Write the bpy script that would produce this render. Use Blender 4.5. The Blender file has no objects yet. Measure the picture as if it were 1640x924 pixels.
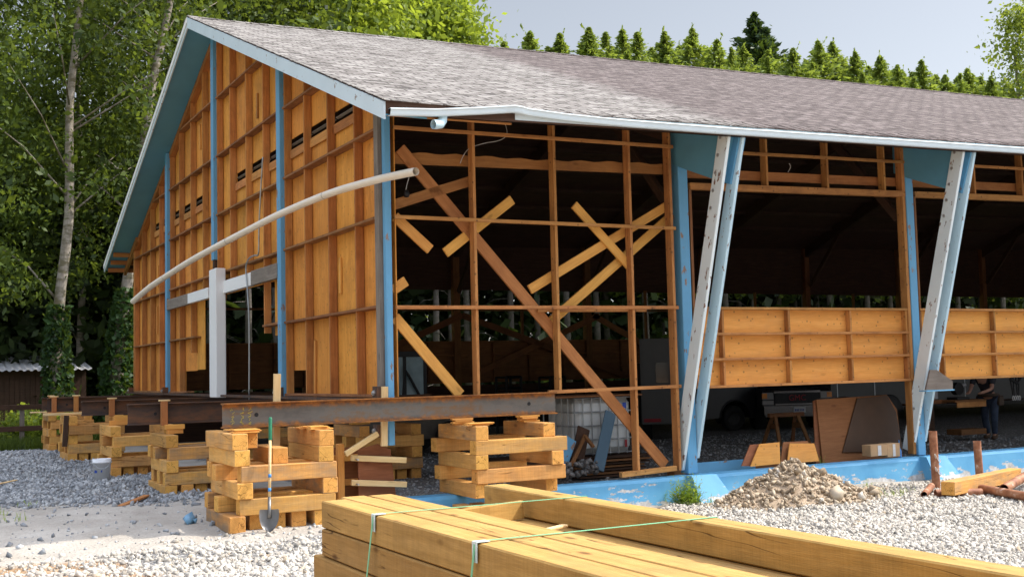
import bpy, math, random
import numpy as np
from mathutils import Vector, Matrix
random.seed(7); RNG = np.random.default_rng(7)
S = bpy.context.scene
COL = S.collection
rad = math.radians
# ------------------------------------------------------------------ camera
CAM = Vector((-5.7574, -14.1739, 0.3261)); YAW, PIT, ROL, FPX = rad(61.5783), rad(4.1370), rad(-1.3961), 1819.588
FW = Vector((math.cos(YAW)*math.cos(PIT), math.sin(YAW)*math.cos(PIT), math.sin(PIT)))
RT0 = Vector((math.sin(YAW), -math.cos(YAW), 0)); UP0 = RT0.cross(FW)
RT = RT0*math.cos(ROL)+UP0*math.sin(ROL); UPV = -RT0*math.sin(ROL)+UP0*math.cos(ROL)
cd = bpy.data.cameras.new('camera'); cam = bpy.data.objects.new('camera', cd); COL.objects.link(cam)
cd.sensor_width = 36; cd.lens = FPX/1640*36; cd.clip_end = 3000; cd.clip_start = .05
M3 = Matrix((RT, UPV, -FW)).transposed()
cam.matrix_world = Matrix.Translation(CAM) @ M3.to_4x4()
S.camera = cam
# ------------------------------------------------------------------ world, sun, exposure
SUN_EL, SUN_AZ = rad(46), rad(14)          # sun to the right of the photo, a touch in front of the long wall
SD = Vector((math.cos(SUN_EL)*math.cos(SUN_AZ), -math.cos(SUN_EL)*math.sin(SUN_AZ), math.sin(SUN_EL)))
w = bpy.data.worlds.new('World'); S.world = w; w.use_nodes = True
nt = w.node_tree; bg = nt.nodes['Background']
sky = nt.nodes.new('ShaderNodeTexSky'); sky.sky_type = 'NISHITA'; sky.sun_disc = False
sky.sun_elevation = SUN_EL; sky.sun_rotation = math.atan2(SD.x, SD.y)
sky.air_density = 1.0; sky.dust_density = 1.2; sky.ozone_density = 1.0; sky.altitude = 0
hs_ = nt.nodes.new('ShaderNodeHueSaturation'); hs_.inputs['Saturation'].default_value = .42     # smoky summer haze: a paler sky
nt.links.new(sky.outputs[0], hs_.inputs['Color']); tcw = nt.nodes.new('ShaderNodeTexCoord'); sxw = nt.nodes.new('ShaderNodeSeparateXYZ'); nt.links.new(tcw.outputs['Generated'], sxw.inputs[0])
rw = nt.nodes.new('ShaderNodeMapRange'); nt.links.new(sxw.outputs['Z'], rw.inputs[0])      # low sky dimmed, unseen overhead sky boosted as added fill light
rw.inputs[1].default_value = .36; rw.inputs[2].default_value = .85; rw.inputs[3].default_value = .50; rw.inputs[4].default_value = 3.0
mw = nt.nodes.new('ShaderNodeMix'); mw.data_type = 'RGBA'; mw.blend_type = 'MULTIPLY'; mw.inputs[0].default_value = 1
nt.links.new(hs_.outputs[0], mw.inputs[6]); nt.links.new(rw.outputs[0], mw.inputs[7]); nt.links.new(mw.outputs[2], bg.inputs[0]); bg.inputs[1].default_value = .15
sl = bpy.data.lights.new('sun', 'SUN'); sl.energy = 2.6; sl.angle = rad(.6); sl.color = (1, .93, .82)
so = bpy.data.objects.new('sun', sl); COL.objects.link(so); so.rotation_euler = (-SD).to_track_quat('-Z', 'Y').to_euler(); so.location = (20, -10, 30)
S.view_settings.view_transform = 'Standard'; S.view_settings.look = 'None'; S.view_settings.exposure = 1.0; S.view_settings.gamma = 1
S.cycles.max_bounces = 6; S.cycles.diffuse_bounces = 3; S.cycles.transparent_max_bounces = 6

def ray(px, py): return FW + RT*((px-820)/FPX) + UPV*((462-py)/FPX)
def at(axis, v, px, py):
    d = ray(px, py); t = (v-CAM[axis])/d[axis]; return CAM + d*t
def atd(px, py, dist): return CAM + ray(px, py)*dist
# ------------------------------------------------------------------ object helpers
def wm(o):
    return (wm(o.parent) @ o.matrix_parent_inverse if o.parent else Matrix()) @ o.matrix_basis
def put(o, parent):
    if parent is not None:
        o.parent = parent; o.matrix_parent_inverse = wm(parent).inverted()
    return o
def tag(o, label=None, cat=None, group=None, kind=None):
    if label: o['label'] = label
    if cat: o['category'] = cat
    if group: o['group'] = group
    if kind: o['kind'] = kind
    return o
def empty(name, loc=(0, 0, 0), label=None, cat=None, group=None):
    o = bpy.data.objects.new(name, None); COL.objects.link(o); o.location = loc; o.empty_display_size = .2
    return tag(o, label, cat, group)
def copy_tree(o, parent=None):
    c = o.copy(); COL.objects.link(c)
    if parent: c.parent = parent
    for ch in list(o.children): copy_tree(ch, c)
    return c
class MB:
    def __init__(s): s.v = []; s.f = []; s.m = []
    def add(s, vs, fs, m=0):
        b = len(s.v); s.v += [tuple(v) for v in vs]; s.f += [tuple(b+i for i in f) for f in fs]; s.m += [m]*len(fs); return s
    def box(s, a, b, m=0):
        x0, y0, z0 = a; x1, y1, z1 = b
        return s.add([(x0,y0,z0),(x1,y0,z0),(x1,y1,z0),(x0,y1,z0),(x0,y0,z1),(x1,y0,z1),(x1,y1,z1),(x0,y1,z1)],
            [(0,3,2,1),(4,5,6,7),(0,1,5,4),(1,2,6,5),(2,3,7,6),(3,0,4,7)], m)
    def cbox(s, c, d, m=0, rot=None, bev=0):
        vs, fs = chamfer(d[0]/2, d[1]/2, d[2]/2, bev) if bev else chamfer(d[0]/2, d[1]/2, d[2]/2, .001)
        c = Vector(c); R = rot or Matrix.Identity(3)
        return s.add([c + R @ Vector(v) for v in vs], fs, m)
    def prism(s, poly, d, m=0):        # poly: 3-D points of one face, d: extrusion
        n = len(poly); d = Vector(d); P = [Vector(p) for p in poly]
        return s.add(P+[p+d for p in P], [tuple(range(n))[::-1], tuple(range(n, 2*n))]+[(i, (i+1) % n, n+(i+1) % n, n+i) for i in range(n)], m)
    def tube(s, path, r, n=8, m=0, caps=True):
        P = [Vector(p) for p in path]; k = len(P)
        R = r if isinstance(r, (list, tuple)) else [r]*k
        b = len(s.v); ref = None
        for i in range(k):
            t = (P[min(i+1, k-1)]-P[max(i-1, 0)]).normalized()
            if ref is None: ref = t.orthogonal().normalized()
            ref = (ref - t*ref.dot(t)).normalized(); q = t.cross(ref)
            for j in range(n):
                a = 2*math.pi*j/n; s.v.append(tuple(P[i] + (ref*math.cos(a)+q*math.sin(a))*R[i]))
        for i in range(k-1):
            for j in range(n):
                s.f.append((b+i*n+j, b+i*n+(j+1) % n, b+(i+1)*n+(j+1) % n, b+(i+1)*n+j)); s.m.append(m)
        if caps:
            s.f.append(tuple(b+j for j in range(n))[::-1]); s.m.append(m)
            s.f.append(tuple(b+(k-1)*n+j for j in range(n))); s.m.append(m)
        return s
    def lathe(s, c, prof, n=20, m=0):   # prof: (r,z) list
        return s.tube_rings([[(c[0]+r*math.cos(2*math.pi*j/n), c[1]+r*math.sin(2*math.pi*j/n), c[2]+z) for j in range(n)] for r, z in prof], m)
    def tube_rings(s, rings, m=0):
        b = len(s.v); n = len(rings[0])
        for r in rings: s.v += [tuple(p) for p in r]
        for i in range(len(rings)-1):
            for j in range(n): s.f.append((b+i*n+j, b+i*n+(j+1) % n, b+(i+1)*n+(j+1) % n, b+(i+1)*n+j)); s.m.append(m)
        return s
    def build(s, name, mats, parent=None, smooth=False, loc=None):
        me = bpy.data.meshes.new(name)
        o = Vector(loc) if loc is not None else Vector((0, 0, 0))
        me.from_pydata([tuple(Vector(v)-o) for v in s.v], [], s.f)
        for mt in (mats if isinstance(mats, (list, tuple)) else [mats]): me.materials.append(mt)
        if any(s.m): me.polygons.foreach_set('material_index', s.m)
        if smooth: me.polygons.foreach_set('use_smooth', [True]*len(me.polygons))
        me.update()
        ob = bpy.data.objects.new(name, me); COL.objects.link(ob); ob.location = o
        return put(ob, parent)
def chamfer(hx, hy, hz, b):
    vs = []; ix = {}
    for sx in (-1, 1):
        for sy in (-1, 1):
            for sz in (-1, 1):
                for k in range(3):
                    h = [hx-b, hy-b, hz-b]; h[k] = (hx, hy, hz)[k]
                    ix[(sx, sy, sz, k)] = len(vs); vs.append((sx*h[0], sy*h[1], sz*h[2]))
    fs = []
    cyc = [(-1, -1), (1, -1), (1, 1), (-1, 1)]
    for k in range(3):
        a, c = [(1, 2), (2, 0), (0, 1)][k]
        for s_ in (-1, 1):
            q = []
            for u, v in cyc:
                t = [0, 0, 0]; t[k] = s_; t[a] = u; t[c] = v; q.append(ix[(t[0], t[1], t[2], k)])
            fs.append(tuple(q if s_ > 0 else q[::-1]))
    for k in range(3):                  # edges along axis k
        a, c = [(1, 2), (2, 0), (0, 1)][k]
        for u in (-1, 1):
            for v in (-1, 1):
                t0 = [0, 0, 0]; t1 = [0, 0, 0]
                t0[k] = -1; t1[k] = 1; t0[a] = t1[a] = u; t0[c] = t1[c] = v
                q = [ix[(*t0, a)], ix[(*t1, a)], ix[(*t1, c)], ix[(*t0, c)]]
                fs.append(tuple(q if u*v < 0 else q[::-1]))
    for sx in (-1, 1):
        for sy in (-1, 1):
            for sz in (-1, 1):
                q = [ix[(sx, sy, sz, k)] for k in range(3)]
                fs.append(tuple(q if sx*sy*sz > 0 else q[::-1]))
    return vs, fs
_lc = {}
def lumber(name, p0, p1, w, h, mats, parent=None, up=(0, 0, 1), bev=.005):
    """straight sawn member from p0 to p1 (axis), w across, h along 'up'; origin at its middle, local X along its length"""
    p0, p1 = Vector(p0), Vector(p1); d = p1-p0; L = d.length; x = d.normalized(); u = Vector(up)
    z = (u-x*u.dot(x)).normalized(); y = z.cross(x)
    mats = mats if isinstance(mats, (list, tuple)) else [mats]
    key = (round(L, 3), round(w, 4), round(h, 4), bev, tuple(m.name for m in mats))
    if key not in _lc:
        vs, fs = chamfer(L/2, w/2, h/2, min(bev, w/4, h/4))
        me = bpy.data.meshes.new(name); me.from_pydata(vs, [], fs)
        for mt in mats: me.materials.append(mt)
        if len(mats) > 1:
            me.polygons[0].material_index = 1; me.polygons[1].material_index = 1
        _lc[key] = me
    o = bpy.data.objects.new(name, _lc[key]); COL.objects.link(o)
    o.matrix_basis = Matrix.Translation((p0+p1)/2) @ Matrix((x, y, z)).transposed().to_4x4()
    return put(o, parent)
def npmesh(name, V, F, mats, parent=None, smooth=False, mi=None, loc=None):
    """V (n,3), F (m,k) arrays -> one mesh object"""
    V = np.asarray(V, dtype=np.float32); F = np.asarray(F, dtype=np.int32)
    o = np.zeros(3) if loc is None else np.array(loc)
    me = bpy.data.meshes.new(name); n, k = F.shape
    me.vertices.add(len(V)); me.vertices.foreach_set('co', (V-o).astype(np.float32).ravel())
    me.loops.add(n*k); me.loops.foreach_set('vertex_index', F.ravel())
    me.polygons.add(n); me.polygons.foreach_set('loop_start', np.arange(0, n*k, k, dtype=np.int32))
    me.polygons.foreach_set('loop_total', np.full(n, k, dtype=np.int32))
    if mi is not None: me.polygons.foreach_set('material_index', np.asarray(mi, dtype=np.int32))
    if smooth: me.polygons.foreach_set('use_smooth', np.ones(n, dtype=bool))
    for mt in (mats if isinstance(mats, (list, tuple)) else [mats]): me.materials.append(mt)
    me.update(calc_edges=True)
    ob = bpy.data.objects.new(name, me); COL.objects.link(ob); ob.location = tuple(o)
    return put(ob, parent)
# ------------------------------------------------------------------ materials
class NT:
    def __init__(s, name):
        s.mat = bpy.data.materials.new(name); s.mat.use_nodes = True; s.t = s.mat.node_tree
        s.b = s.t.nodes['Principled BSDF']; s.out = s.t.nodes['Material Output']
    def n(s, typ, **kw):
        o = s.t.nodes.new(typ)
        for k, v in kw.items():
            if k.startswith('i_'): o.inputs[k[2:].replace('_', ' ')].default_value = v
            else: setattr(o, k, v)
        return o
    def l(s, a, b): s.t.links.new(a, b)
    def coord(s, scale=(1, 1, 1), rnd=True, which='Object', rot=(0, 0, 0)):
        tc = s.n('ShaderNodeTexCoord'); mp = s.n('ShaderNodeMapping'); mp.inputs['Scale'].default_value = scale; mp.inputs['Rotation'].default_value = rot
        s.l(tc.outputs[which], mp.inputs['Vector'])
        if rnd:
            oi = s.n('ShaderNodeObjectInfo'); mu = s.n('ShaderNodeMath', operation='MULTIPLY'); mu.inputs[1].default_value = 53.7
            s.l(oi.outputs['Random'], mu.inputs[0]); s.l(mu.outputs[0], mp.inputs['Location'])
        return mp.outputs[0]
    def noise(s, vec, scale, detail=4, rough=.55, dist=0):
        o = s.n('ShaderNodeTexNoise'); o.inputs['Scale'].default_value = scale; o.inputs['Detail'].default_value = detail
        o.inputs['Roughness'].default_value = rough; o.inputs['Distortion'].default_value = dist
        if vec is not None: s.l(vec, o.inputs['Vector'])
        return o.outputs['Fac']
    def ramp(s, fac, stops):
        r = s.n('ShaderNodeValToRGB'); e = r.color_ramp.elements
        while len(e) < len(stops): e.new(.5)
        for q, (p, c) in zip(e, stops): q.position = p; q.color = (*c, 1) if len(c) == 3 else c
        s.l(fac, r.inputs[0]); return r.outputs[0]
    def mixc(s, fac, a, b, mode='MIX'):
        m = s.n('ShaderNodeMix', data_type='RGBA', blend_type=mode)
        for sock, v in ((m.inputs[0], fac), (m.inputs[6], a), (m.inputs[7], b)):
            if hasattr(v, 'is_linked'): s.l(v, sock)
            elif isinstance(v, (tuple, list)): sock.default_value = (*v, 1) if len(v) == 3 else v
            else: sock.default_value = v
        return m.outputs[2]
    def math(s, op, a, b=None, clamp=False):
        m = s.n('ShaderNodeMath', operation=op, use_clamp=clamp)
        for i, v in ((0, a), (1, b)):
            if v is None: continue
            if hasattr(v, 'is_linked'): s.l(v, m.inputs[i])
            else: m.inputs[i].default_value = v
        return m.outputs[0]
    def bump(s, h, strength=.3, dist=.01):
        b = s.n('ShaderNodeBump'); b.inputs['Strength'].default_value = strength; b.inputs['Distance'].default_value = dist
        s.l(h, b.inputs['Height']); s.l(b.outputs[0], s.b.inputs['Normal']); return b
    def vary(s, col, lo=.8, hi=1.15, hue=.006):
        oi = s.n('ShaderNodeObjectInfo'); hs = s.n('ShaderNodeHueSaturation')
        mr = s.n('ShaderNodeMapRange'); mr.inputs[3].default_value = lo; mr.inputs[4].default_value = hi
        s.l(oi.outputs['Random'], mr.inputs[0]); s.l(mr.outputs[0], hs.inputs['Value'])
        f = s.math('FRACT', s.math('MULTIPLY', oi.outputs['Random'], 17.3))
        m2 = s.n('ShaderNodeMapRange'); m2.inputs[3].default_value = .5-hue; m2.inputs[4].default_value = .5+hue
        s.l(f, m2.inputs[0]); s.l(m2.outputs[0], hs.inputs['Hue'])
        s.l(col, hs.inputs['Color']); return hs.outputs[0]
    def done(s, col=None, rough=.7, metal=0, spec=.3):
        if col is not None:
            if hasattr(col, 'is_linked'): s.l(col, s.b.inputs['Base Color'])
            else: s.b.inputs['Base Color'].default_value = (*col, 1)
        s.b.inputs['Roughness'].default_value = rough; s.b.inputs['Metallic'].default_value = metal
        s.b.inputs['Specular IOR Level'].default_value = spec
        return s.mat
def sc3(axis, along, across):
    return tuple(along if i == axis else across for i in range(3))
def wood(name, c1, c2, axis=0, stain=(.12, .07, .04), stain_amt=.35, knots=.5, vary=(.82, 1.15), rough=.75, spots=0.0, cracks=0.0, grey=0.0, saw=0.0):
    n = NT(name)
    g = n.noise(n.coord(sc3(axis, .7, 9)), 2.2, 6, .6, .6)
    col = n.ramp(g, [(.30, c2), (.52, tuple((a+b)/2 for a, b in zip(c1, c2))), (.70, c1)])
    fine = n.noise(n.coord(sc3(axis, 2, 70)), 3, 3, .6)
    col = n.mixc(.35, col, n.ramp(fine, [(.3, (.45, .42, .4)), (.65, (1, 1, 1))]), 'MULTIPLY')
    if knots:
        v = n.n('ShaderNodeTexVoronoi'); v.inputs['Scale'].default_value = 1; n.l(n.coord(sc3(axis, 1.7, 4.2)), v.inputs['Vector'])
        k = n.ramp(v.outputs['Distance'], [(.05, (1, 1, 1)), (.13, (0, 0, 0))])
        col = n.mixc(n.math('MULTIPLY', k, knots), col, (c2[0]*.35, c2[1]*.28, c2[2]*.25))
    st = n.noise(n.coord((1, 1, 1)), 2.3, 5, .65)
    col = n.mixc(n.math('MULTIPLY', n.ramp(st, [(.48, (0, 0, 0)), (.75, (1, 1, 1))]), stain_amt), col, stain)
    if spots:
        v2 = n.n('ShaderNodeTexVoronoi'); v2.inputs['Scale'].default_value = 1; n.l(n.coord(sc3(axis, 9, 9)), v2.inputs['Vector'])
        k2 = n.ramp(v2.outputs['Distance'], [(.10, (1, 1, 1)), (.2, (0, 0, 0))])
        col = n.mixc(n.math('MULTIPLY', k2, spots), col, (.05, .03, .02))
    if grey:                                # some pieces have weathered grey, in patches
        oi = n.n('ShaderNodeObjectInfo'); f2 = n.math('FRACT', n.math('MULTIPLY', oi.outputs['Random'], 7.77))
        gm = n.math('MULTIPLY', n.ramp(f2, [(.45, (.15, .15, .15)), (.9, (1, 1, 1))]), n.ramp(n.noise(n.coord(sc3(axis, .9, 2.2)), 2.2, 6, .68), [(.42, (0, 0, 0)), (.62, (1, 1, 1))]))
        col = n.mixc(n.math('MULTIPLY', gm, grey), col, (.27, .225, .165))
    if saw:
        sw = n.noise(n.coord(sc3(axis, 26, .6)), 3, 2, .5)
        col = n.mixc(saw, col, n.ramp(sw, [(.35, (.72, .70, .66)), (.6, (1, 1, 1))]), 'MULTIPLY')
    h = fine
    if cracks:
        wv = n.noise(n.coord(sc3(axis, .35, 5)), 2.0, 2, .4, .2)
        d = n.math('ABSOLUTE', n.math('SUBTRACT', wv, .5))
        ck = n.ramp(d, [(.0, (1, 1, 1)), (.003, (1, 1, 1)), (.009, (0, 0, 0))])
        gate = n.ramp(n.noise(n.coord(sc3(axis, .8, 1.5)), 1.7, 2), [(.52, (0, 0, 0)), (.58, (1, 1, 1))])
        cm = n.math('MULTIPLY', n.math('MULTIPLY', ck, gate), cracks)
        col = n.mixc(cm, col, (c2[0]*.18, c2[1]*.14, c2[2]*.1))
        h = n.math('SUBTRACT', fine, n.math('MULTIPLY', cm, 3))
    n.bump(h, .35, .006)
    return n.done(n.vary(col, *vary), rough, 0, .2)
def endgrain(name, c1, c2, vary=(.85, 1.12)):
    n = NT(name)
    tc = n.coord((0, 9, 9)); wv = n.n('ShaderNodeTexWave', wave_type='RINGS', rings_direction='SPHERICAL')
    wv.inputs['Scale'].default_value = 3.2; wv.inputs['Distortion'].default_value = 3.5; wv.inputs['Detail'].default_value = 3
    mp = n.coord((0, 6, 6), rnd=False); oi = n.n('ShaderNodeObjectInfo')
    va = n.n('ShaderNodeVectorMath', operation='ADD'); n.l(mp, va.inputs[0]); n.l(n.math('MULTIPLY', oi.outputs['Random'], .6), va.inputs[1])
    n.l(va.outputs[0], wv.inputs['Vector'])
    col = n.mixc(.55, n.ramp(wv.outputs['Fac'], [(.1, c2), (.8, c1)]), tuple((a+b)/2 for a, b in zip(c1, c2)))
    ns = n.noise(n.coord((1, 1, 1)), 14, 5, .7)
    col = n.mixc(.45, col, n.ramp(ns, [(.3, (.5, .42, .35)), (.65, (1, 1, 1))]), 'MULTIPLY')
    d = n.math('ABSOLUTE', n.math('SUBTRACT', n.noise(n.coord((.2, 3, 3)), 1.6, 3), .5))
    col = n.mixc(n.ramp(d, [(0, (.8, .8, .8)), (.012, (0, 0, 0))]), col, (c2[0]*.2, c2[1]*.16, c2[2]*.12))
    n.bump(ns, .4, .006)
    return n.done(n.vary(col, *vary), .85, 0, .15)
def paint(name, c, peel=.0, under=(.30, .20, .13), scale=5, rough=.55, dirt=.25):
    n = NT(name)
    a = n.noise(n.coord((1, 1, 1)), 1.8, 5, .6)
    col = n.mixc(n.math('MULTIPLY', n.ramp(a, [(.42, (0, 0, 0)), (.75, (1, 1, 1))]), dirt), c, tuple(x*.62 for x in c))
    hgt = n.noise(n.coord((1, 1, 1)), 60, 3, .6)
    if peel:
        p = n.noise(n.coord((.7, 1.8, 1.8)), scale, 8, .66)
        th = .74-.22*peel
        m = n.ramp(p, [(th, (0, 0, 0)), (th+.02, (1, 1, 1))])
        wd = n.ramp(n.noise(n.coord((1, 12, 12)), 3, 3), [(.3, tuple(x*.6 for x in under)), (.7, under)])
        col = n.mixc(m, col, wd); hgt = n.math('SUBTRACT', n.math('MULTIPLY', hgt, .2), m)
    n.bump(hgt, .3, .004)
    return n.done(col, rough, 0, .35)
def plain(name, c, rough=.6, metal=0, var=.25, scale=6, spec=.35, bump=.1):
    n = NT(name); a = n.noise(n.coord((1, 1, 1)), scale, 5, .6)
    col = n.ramp(a, [(.3, tuple(x*(1-var) for x in c)), (.7, tuple(min(1, x*(1+var*.5)) for x in c))])
    if bump: n.bump(n.noise(n.coord((1, 1, 1)), scale*9, 3), bump, .005)
    return n.done(col, rough, metal, spec)

OR1, OR2 = (.66, .33, .095), (.46, .195, .045)
m_ply = wood('plywood sheathing', (.92, .42, .085), (.72, .29, .048), axis=2, stain=(.36, .15, .04), stain_amt=.55, knots=.3, vary=(.84, 1.08), spots=.3)
m_panel = wood('panel plywood', (.85, .42, .105), (.74, .33, .07), axis=0, stain=(.5, .25, .09), stain_amt=.35, knots=.3, vary=(.95, 1.05), spots=.55)
m_stud = wood('weathered stud', (.68, .305, .092), (.45, .185, .056), stain=(.17, .08, .035), stain_amt=.5, knots=.5)
m_girt = wood('girt wood', (.42, .20, .08), (.25, .11, .045), stain=(.06, .03, .02), stain_amt=.6, spots=.85)
m_frame = wood('side framing', (.62, .30, .10), (.42, .18, .055), stain=(.14, .06, .03), stain_amt=.55, spots=.6)
m_brace = wood('brace brown', (.52, .235, .08), (.38, .155, .05), stain=(.14, .06, .03), stain_amt=.4)
m_bright = wood('fresh brace', (.84, .44, .115), (.70, .32, .075), stain=(.4, .2, .07), stain_amt=.3, vary=(.92, 1.08))
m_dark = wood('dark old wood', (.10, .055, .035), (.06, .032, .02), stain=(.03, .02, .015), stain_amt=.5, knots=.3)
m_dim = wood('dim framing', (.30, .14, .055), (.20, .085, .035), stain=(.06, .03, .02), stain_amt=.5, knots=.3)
m_crib = wood('crib timber', (.90, .48, .145), (.70, .335, .085), stain=(.32, .185, .085), stain_amt=.55, knots=.85, vary=(.74, 1.1), cracks=.8, grey=.75, saw=.35)
m_cribend = endgrain('crib timber end', (.84, .45, .12), (.64, .31, .075))
m_treat = wood('treated timber', (.58, .335, .105), (.43, .235, .062), stain=(.24, .14, .045), stain_amt=.6, knots=.95, vary=(.86, 1.08), cracks=.85, grey=.3, saw=.3)
m_treatend = endgrain('treated timber end', (.5, .32, .1), (.36, .21, .06))
m_new = wood('new lumber', (.86, .66, .35), (.76, .52, .24), stain=(.6, .4, .18), stain_amt=.3, knots=.4, vary=(.92, 1.06))
m_grey = wood('grey wood', (.30, .26, .22), (.20, .165, .135), stain=(.1, .08, .07), stain_amt=.4)
m_formply = wood('form plywood', (.37, .155, .07), (.27, .105, .045), stain=(.22, .09, .04), stain_amt=.5, knots=.4)
m_darkbrown = plain('flat dark brown', (.075, .04, .022), .6, var=.12)
m_blue = paint('blue paint', (.135, .365, .58), peel=.55, under=(.33, .21, .15), dirt=.3)
m_bluesoft = paint('soffit blue', (.125, .345, .49), peel=.0, dirt=.3)
m_bluefound = paint('foundation blue paint', (.13, .43, .72), peel=.32, under=(.62, .62, .60), scale=3.5, dirt=.35)
m_white = paint('peeling white paint', (.76, .85, .87), peel=.6, under=(.27, .15, .10), scale=6, dirt=.2)
m_pale = paint('pale blue paint', (.54, .74, .84), peel=.58, under=(.27, .15, .10), scale=6, dirt=.2)
m_whitepost = paint('white post paint', (.88, .88, .86), peel=.22, under=(.30, .18, .12), scale=4, dirt=.15)
m_rake = paint('rake fascia paint', (.62, .74, .80), peel=.5, under=(.36, .28, .24), scale=3, dirt=.2)
m_gutter = paint('gutter paint', (.68, .78, .82), peel=.2, under=(.40, .36, .33), scale=5, rough=.7, dirt=.25)
m_pvc = plain('pvc', (.78, .70, .58), .4, var=.05)
m_black = plain('black', (.012, .012, .013), .5)
m_rubber = plain('tyre rubber', (.02, .02, .02), .85)
m_chrome = plain('chrome', (.12, .12, .125), .2, 1, var=.05, bump=0)
m_glass = NT('dark glass').done((.03, .04, .05), .08, 0, .6)
m_zinc = plain('zinc bolt', (.6, .6, .6), .35, .8)
m_galv = plain('galvanised steel', (.42, .44, .45), .4, .7)

def steel_mat():
    n = NT('rusty steel')
    a = n.noise(n.coord((.5, 2, 2)), 2.4, 7, .65); b = n.noise(n.coord((1, 1, 1)), 9, 6, .7)
    col = n.ramp(n.math('ADD', n.math('MULTIPLY', a, .7), n.math('MULTIPLY', b, .3)), [(.32, (.10, .095, .088)), (.5, (.165, .15, .13)), (.58, (.19, .12, .07)), (.70, (.30, .14, .05))])
    # rust gathers on the flanges (local Z extremes)
    tc = n.n('ShaderNodeTexCoord'); sx = n.n('ShaderNodeSeparateXYZ'); n.l(tc.outputs['Object'], sx.inputs[0])
    e = n.math('ABSOLUTE', n.math('ADD', sx.outputs['Z'], .015))
    e = n.math('ADD', e, n.math('MULTIPLY', n.math('SUBTRACT', b, .5), .12))
    col = n.mixc(n.ramp(e, [(.075, (0, 0, 0)), (.125, (1, 1, 1))]), col, n.ramp(b, [(.35, (.13, .05, .022)), (.6, (.40, .16, .035))]))
    n.bump(b, .3, .004)
    return n.done(col, .6, .25, .4)
m_steel = steel_mat()
def steel_dark():
    n = NT('dark rusty steel'); a = n.noise(n.coord((.6, 2, 2)), 3, 7, .65)
    col = n.ramp(a, [(.35, (.05, .04, .04)), (.5, (.10, .058, .04)), (.68, (.19, .085, .04))])
    n.bump(a, .3, .004); return n.done(col, .65, .2, .35)
m_steeld = steel_dark()
def rust_pipe():
    n = NT('rusty pipe'); a = n.noise(n.coord((1, 1, 1)), 7, 7, .65)
    col = n.ramp(a, [(.35, (.20, .075, .04)), (.5, (.33, .14, .07)), (.62, (.42, .21, .12)), (.7, (.62, .5, .42))])
    n.bump(a, .25, .004); return n.done(col, .6, .1, .35)
m_rpipe = rust_pipe()
def shingle_mat():
    n = NT('asphalt shingles')
    tc = n.n('ShaderNodeTexCoord'); sx = n.n('ShaderNodeSeparateXYZ'); n.l(tc.outputs['Object'], sx.inputs[0])
    cb = n.n('ShaderNodeCombineXYZ'); n.l(sx.outputs['X'], cb.inputs[0]); n.l(n.math('MULTIPLY', sx.outputs['Y'], 1.075), cb.inputs[1])
    # wobble rows a little
    wob = n.math('MULTIPLY', n.math('SUBTRACT', n.noise(n.coord((1, 1, 1), rnd=False), .9, 3), .5), .05)
    n.l(wob, cb.inputs[2])
    va = n.n('ShaderNodeVectorMath', operation='ADD'); n.l(cb.outputs[0], va.inputs[0])
    c2 = n.n('ShaderNodeCombineXYZ'); n.l(wob, c2.inputs[1]); n.l(c2.outputs[0], va.inputs[1])
    def brick(w_, off, ms):
        b = n.n('ShaderNodeTexBrick'); b.offset = off; b.inputs['Scale'].default_value = 1
        b.inputs['Brick Width'].default_value = w_; b.inputs['Row Height'].default_value = .165
        b.inputs['Mortar Size'].default_value = ms; b.inputs['Mortar Smooth'].default_value = .3; b.inputs['Bias'].default_value = 0
        b.inputs['Color1'].default_value = (0, 0, 0, 1); b.inputs['Color2'].default_value = (1, 1, 1, 1); b.inputs['Mortar'].default_value = (0, 0, 0, 1)
        n.l(va.outputs[0], b.inputs['Vector']); return b
    b1 = brick(.36, .37, .018); b2 = brick(.17, .61, .0)
    # paler shingle colour towards the gable, browner further along
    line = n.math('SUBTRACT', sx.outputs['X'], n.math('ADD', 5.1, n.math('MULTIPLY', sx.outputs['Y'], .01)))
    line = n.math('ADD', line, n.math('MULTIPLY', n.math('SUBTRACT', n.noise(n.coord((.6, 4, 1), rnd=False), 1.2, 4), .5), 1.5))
    pale_to_brown = n.ramp(n.math('ADD', n.math('MULTIPLY', line, .6), .5), [(.2, (0, 0, 0)), (.8, (1, 1, 1))])
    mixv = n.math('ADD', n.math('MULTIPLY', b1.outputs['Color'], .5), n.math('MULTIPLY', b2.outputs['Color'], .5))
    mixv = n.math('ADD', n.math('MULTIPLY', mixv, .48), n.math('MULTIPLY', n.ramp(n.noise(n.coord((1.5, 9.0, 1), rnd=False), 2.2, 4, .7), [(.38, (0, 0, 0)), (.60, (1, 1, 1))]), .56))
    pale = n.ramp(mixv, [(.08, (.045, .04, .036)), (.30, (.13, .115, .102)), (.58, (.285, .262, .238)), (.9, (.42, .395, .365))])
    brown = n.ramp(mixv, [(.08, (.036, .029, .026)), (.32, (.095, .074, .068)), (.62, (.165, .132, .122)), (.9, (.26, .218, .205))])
    col = n.mixc(pale_to_brown, pale, brown)
    col = n.mixc(n.math('MULTIPLY', b1.outputs['Fac'], .8), col, (.05, .04, .038))  # dark joint colour, also paints a shadow line at each row
    grain = n.noise(n.coord((1, 1, 1), rnd=False), 90, 2, .7)
    col = n.mixc(.35, col, n.ramp(grain, [(.3, (.5, .5, .5)), (.7, (1, 1, 1))]), 'MULTIPLY')
    h = n.math('ADD', n.math('MULTIPLY', n.math('SUBTRACT', 1, b1.outputs['Fac']), .7), n.math('MULTIPLY', mixv, .7))
    n.bump(h, .7, .03)
    return n.done(col, .9, 0, .15)
m_shingle = shingle_mat()
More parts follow.
